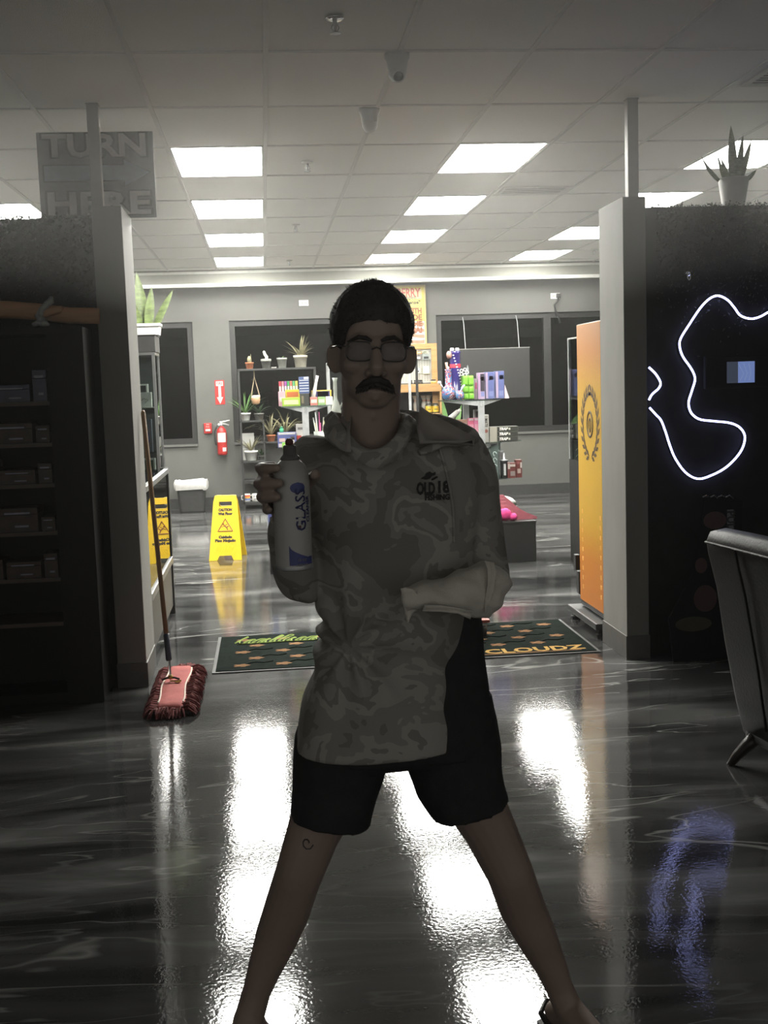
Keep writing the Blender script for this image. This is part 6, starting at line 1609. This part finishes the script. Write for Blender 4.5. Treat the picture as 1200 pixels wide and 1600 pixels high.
# drawcord channel lines
for P_ in ([(690, 697, 2.375), (703, 740, 2.36), (712, 790, 2.36), (713, 850, 2.37)],):
    pts = []
    for p in smooth_path([at(*q) for q in P_], 5):
        h = bvh.ray_cast(Vector((p.x, 1, p.z)), Vector((0, 1, 0))); pts.append(Vector((p.x, (h[0].y if h[0] else p.y)-.001, p.z)))
    MB().tube(pts, .004, 6).build('shirt_seam', camo, shirt)
# ---- shorts
b = MB(); Ysh = 2.52
b.loft([ringxy(500, 770, 1085, Ysh, .100), ringxy(466, 778, 1130, Ysh, .112), ringxy(461, 780, 1165, Ysh, .115), ringxy(470, 770, 1185, Ysh, .10)])
def legring(pl, pr, Y, dp, n=28):                         # a trouser opening between two measured edges
    A0, B0 = at(*pl, Y), at(*pr, Y); c = (A0+B0)/2; ax = (B0-A0)/2
    return [c+ax*math.copysign(abs(math.cos(a))**.85, math.cos(a))+Vector((0, dp*math.copysign(abs(math.sin(a))**.85, math.sin(a)), 0)) for a in [2*PI*k/n for k in range(n)]]
b.loft([legring((462, 1150), (618, 1150), Ysh, .105), legring((457, 1215), (601, 1205), Ysh, .103), legring((453, 1245), (588, 1245), Ysh-.005, .101), legring((452, 1274), (578, 1286), Ysh-.01, .10)])
b.loft([legring((622, 1150), (778, 1150), Ysh, .105), legring((637, 1205), (783, 1195), Ysh, .103), legring((651, 1245), (789, 1222), Ysh-.005, .101), legring((676, 1279), (794, 1243), Ysh-.01, .10)])
me = remesh(b, .007, 3)
for v, n in zip(me.vertices, [v.normal.copy() for v in me.vertices]): v.co = v.co+n*(noise.noise(Vector((v.co.x*6, v.co.y*6, v.co.z*10)))*.006)
MB().build('shorts', black_c, man, True, me=me)
# ---- sandals
rub = M('sandal_rubber', (.03, .028, .026), .6)
for heel, dr_, sd in feet:
    out = [(-.05, .0), (-.045, .03), (.0, .042), (.08, .04), (.16, .05), (.22, .048), (.262, .03), (.275, 0), (.262, -.03), (.22, -.048), (.16, -.05), (.08, -.04), (.0, -.042), (-.045, -.03)]
    b = MB().loft([[heel+dr_*a+sd*c+Vector((0, 0, z)) for a, c in out] for z in (0, .016)]); so_ = b.build('sandal', rub, man)
    b = MB(); arc = [heel+dr_*.16+sd*(.05*math.cos(a))+Vector((0, 0, .012+.062*math.sin(a))) for a in [PI*k/12 for k in range(13)]]
    rows = [[p+dr_*q+Vector((0, 0, .0)) for q in (-.028, .028)] for p in arc]
    vt = [[b.bm.verts.new(p) for p in r] for r in rows]; vb = [[b.bm.verts.new(p+Vector((0, 0, .005))) for p in r] for r in rows]
    for i in range(12):
        b._f([vt[i][0], vt[i+1][0], vt[i+1][1], vt[i][1]]); b._f([vb[i][0], vb[i][1], vb[i+1][1], vb[i+1][0]])
        for j in (0, 1): b._f([vt[i][j], vt[i+1][j], vb[i+1][j], vb[i][j]])
    b.build('strap', rub, so_)
    b = MB().tube([heel+dr_*.05+sd*.042+Vector((0, 0, .02)), heel-dr_*.02+sd*.036+Vector((0, 0, .05)), heel-dr_*.045+Vector((0, 0, .058)), heel-dr_*.02-sd*.036+Vector((0, 0, .05)), heel+dr_*.05-sd*.042+Vector((0, 0, .02))], .007, 6); b.build('strap', rub, so_)
# faint shin tattoo
q = at(480, 1318, 2.44); b = MB(); h0 = at(480, 1318, 2.445)
bvb = BVHTree.FromPolygons([v.co.copy()+man.location for v in body.data.vertices], [tuple(p.vertices) for p in body.data.polygons])
pts = []
for k in range(9):
    a = k*.75; X_, Z_ = h0.x+(.004+.0012*k)*math.cos(a), h0.z+(.005+.0014*k)*math.sin(a); h = bvb.ray_cast(Vector((X_, 1, Z_)), Vector((0, 1, 0)))
    if h[0]: pts.append(h[0]+Vector((0, -.0004, 0)))
if len(pts) > 3: b.tube(pts, .0016, 5); b.build('tattoo', M('tattoo_ink', (.06, .05, .05), .6), man)

# ---- spray can in his hand
cz0, cz1 = at(458, 889, CANY).z, at(453, 716, CANY).z
can = thing('spray_can', 'tall white and blue spray can with a grey nozzle collar held up in his hand', 'can', (can_c.x, can_c.y, cz0))
canm = M('can_white', (.42, .42, .40), .35, var=.04); canb = M('can_blue', (.05, .06, .22), .4)
Hh = cz1-cz0
MB().lathe([(CR*.8, cz0+.004), (CR*.92, cz0), (CR*1.03, cz0+.003), (CR*1.03, cz0+.009), (CR, cz0+.012), (CR, cz0+Hh*.80), (CR*.94, cz0+Hh*.87), (CR*.78, cz0+Hh*.94), (CR*.46, cz0+Hh*.995), (CR*.42, cz0+Hh)], (can_c.x, can_c.y, 0), 40).build('can_body', canm, can, True)
MB().lathe([(CR*1.035, cz0+.0025), (CR*1.05, cz0+.006), (CR*1.035, cz0+.0095)], (can_c.x, can_c.y, 0), 40, cap=False).build('bottom_rim', steel, can, True)
cc0 = at(452, 716, CANY).z
MB().lathe([(CR*.52, cz1-.004), (CR*.54, cz1+.001), (CR*.46, cz1+.005), (CR*.37, cz1+.008), (CR*.36, cz1+.023), (CR*.28, cz1+.026)], (can_c.x, can_c.y, 0), 24).build('collar', M('cap_grey', (.12, .115, .11), .5), can, True)
nz = MB().lathe([(CR*.22, cz1+.0265), (CR*.22, cz1+.034), (CR*.12, cz1+.039)], (can_c.x, can_c.y, 0), 16).build('nozzle', M('nozzle_red', (.10, .03, .02), .5), can, True)
MB().lathe([(.0035, -.0115), (.0035, -.0095)], (can_c.x, can_c.y, cz1+.017), 10, 'Y').build('orifice', ink, can)
def wrap(poly, z_of, mat, nm):                            # flat print bent round the can: (angle, z) polygon rows
    b = MB()
    b.loft([[cyl(a, z, CR+.0006) for a in [a0+(a1-a0)*k/10 for k in range(11)]] for a0, a1, z in poly], False, False); b.build(nm, mat, can, True)
wrap([(4.85, 5.9, cz0+.012), (4.85, 5.9, cz0+Hh*.09), (5.25, 5.9, cz0+Hh*.11), (5.6, 5.9, cz0+Hh*.125)], None, canb, 'label_band')
b = MB()
rows = [[cyl(4.45+1.4*k/12, cz0+.012, CR+.0007) for k in range(13)], [cyl(4.45+1.4*k/12, cz0+Hh*(.235-.13*(k/12)**.55), CR+.0007) for k in range(13)]]
b.loft(rows, False, False); b.build('label_swoosh', canb, can, True)
b = MB(); rows = []
for j in range(9):
    v = -1+2*j/8; hw_ = .42*math.sqrt(max(0, 1-v*v))+.001
    rows.append([cyl(5.05+hw_*(k/6-1), cz0+Hh*(.745+.05*v), CR+.0007) for k in range(13)])
b.loft(rows, False, False); b.build('label_oval', canb, can, True)
def cantext(s, z, size, mat, a=5.2, vert=True):
    o = text(s, size, (0, 0, 0), mat, can, 'label_lettering', rot=Matrix.Rotation(PI/2, 3, 'Z') if vert else Matrix.Identity(3), ext=.0002, bold=.0004)
    for v in o.data.vertices:
        w = cyl(a+v.co.x/CR, z+v.co.y, CR+.001+v.co.z*.5); 
        pass
    inv = can.location
    for v in o.data.vertices:
        x_, y_ = v.co.x+inv.x, v.co.y+inv.y
        v.co = cyl(a+x_/CR, z+y_, CR+.0011)-inv
cantext('GLASS', cz0+Hh*.55, .030, canb); cantext('CLEANER', cz0+Hh*.55, .012, canb, 5.65)
cantext('18 OZ', cz0+Hh*.10, .007, M('can_print_pale', (.3, .3, .36), .5), 5.15, False); cantext('NET WT', cz0+Hh*.055, .006, M('can_print_pale', (.3, .3, .36), .5), 5.15, False)
wrap([(4.95, 5.15, cz0+Hh*.375), (4.95, 5.15, cz0+Hh*.41)], None, M('can_brown', (.10, .05, .045), .5), 'label_mark')

# ---- cleaning cloth over his other hand
YC = 2.27
secs = [((629, 917), (634, 957), .016), ((640, 915), (644, 951), .028), ((662, 910), (664, 950), .038), ((690, 904), (694, 953), .044), ((718, 895), (722, 957), .048), ((740, 885), (742, 963), .050), ((756, 879), (762, 966), .050), ((770, 880), (778, 950), .048), ((785, 886), (793, 925), .036), ((794, 895), (797, 912), .014)]
cl = thing('cleaning_cloth', 'grey cleaning cloth draped over the hand at his waist', 'cloth', (at(700, 960, YC).x, YC, at(700, 965, YC).z))
clm = ramp_mat('cloth_grey', [(.3, (.60, .57, .50)), (.7, (.70, .67, .59))], 16, .95, 3, 0, False, (1, 1, 1), .5, 380)
b = MB(); rings = []
for i, (p0, p1, dp) in enumerate(secs):
    yy = YC+.012*i*.9-.01; A0, B0 = at(*p0, yy), at(*p1, yy); c = (A0+B0)/2; ax = (A0-B0)/2
    rings.append([c+ax*math.cos(a)+Vector((0, -dp*math.sin(a)+(.012 if math.sin(a) < 0 else 0), 0)) for a in [2*PI*k/26 for k in range(26)]])
b.loft(rings); me = remesh(b, .0048, 3)
for v, n in zip(me.vertices, [v.normal.copy() for v in me.vertices]):
    c = v.co; v.co = c+n*(.0045*math.sin((c.x*.8+c.z*.9)*95+3*noise.noise(c*9))*.6+noise.noise(c*22)*.005+noise.noise(c*60)*.0016)
MB().build('wrapped_fold', clm, cl, True, me=me)
def sheet(edge0, edge1, nm, Y0, Y1, wav=.004):
    b = MB(); m_ = 10; rows = []
    for i in range(len(edge0)):
        rows.append([at(edge0[i][0]+(edge1[i][0]-edge0[i][0])*k/m_, edge0[i][1]+(edge1[i][1]-edge0[i][1])*k/m_, Y0+(Y1-Y0)*k/m_+wav*math.sin(k*.9+i*1.7)) for k in range(m_+1)])
    vt = [[b.bm.verts.new(p) for p in r] for r in rows]; vb = [[b.bm.verts.new(p+Vector((0, .003, 0))) for p in r] for r in rows]
    n0 = len(rows)
    for i in range(n0-1):
        for j in range(m_):
            b._f([vt[i][j], vt[i][j+1], vt[i+1][j+1], vt[i+1][j]]); b._f([vb[i][j], vb[i+1][j], vb[i+1][j+1], vb[i][j+1]])
        for j in (0, m_): b._f([vt[i][j], vt[i+1][j], vb[i+1][j], vb[i][j]])
    for j in range(m_):
        for i in (0, n0-1): b._f([vt[i][j], vb[i][j], vb[i][j+1], vt[i][j+1]])
    b.build(nm, clm, cl, True)
sheet([(626, 920), (634, 918), (643, 920), (652, 924)], [(637, 978), (640, 968), (645, 958), (652, 954)], 'hanging_corner', 2.245, 2.26)
sheet([(664, 945), (690, 946), (715, 950), (738, 955)], [(660, 955), (690, 956), (716, 959), (735, 968)], 'hanging_edge', 2.225, 2.235, .002)
sheet([(757, 876), (762, 890), (762, 915), (757, 940)], [(772, 879), (776, 895), (772, 925), (758, 962)], 'cuff_fold', 2.27, 2.275, .002)

# ------------------------------------------------------------------ added volumes, scattering light to stand in for lens glare
def veil(nm, dens, box, lab):
    hz = bpy.data.materials.new(nm); hz.use_nodes = True; t = hz.node_tree
    t.nodes.remove(t.nodes['Principled BSDF'])
    vs = nd(t, 'ShaderNodeVolumeScatter'); vs.inputs['Color'].default_value = (1, .99, .95, 1); vs.inputs['Density'].default_value = dens; vs.inputs['Anisotropy'].default_value = .75
    t.links.new(vs.outputs[0], t.nodes['Material Output'].inputs['Volume'])
    o = MB().box(*box).build('veil', hz); stuff(o); o['label'] = lab; o['category'] = 'veil'
veil('thin_veil', .0021, (XL-.3, XR+.3, YF-.2, 16.2, -.3, HC+.4), 'thin added lens-glare haze in the lounge and shop')
veil('ceiling_veil', .021, (XL-.25, XR+.25, YF-.15, 7.0, 1.95, HC+.35), 'denser added lens-glare layer under the lounge ceiling before the partitions')
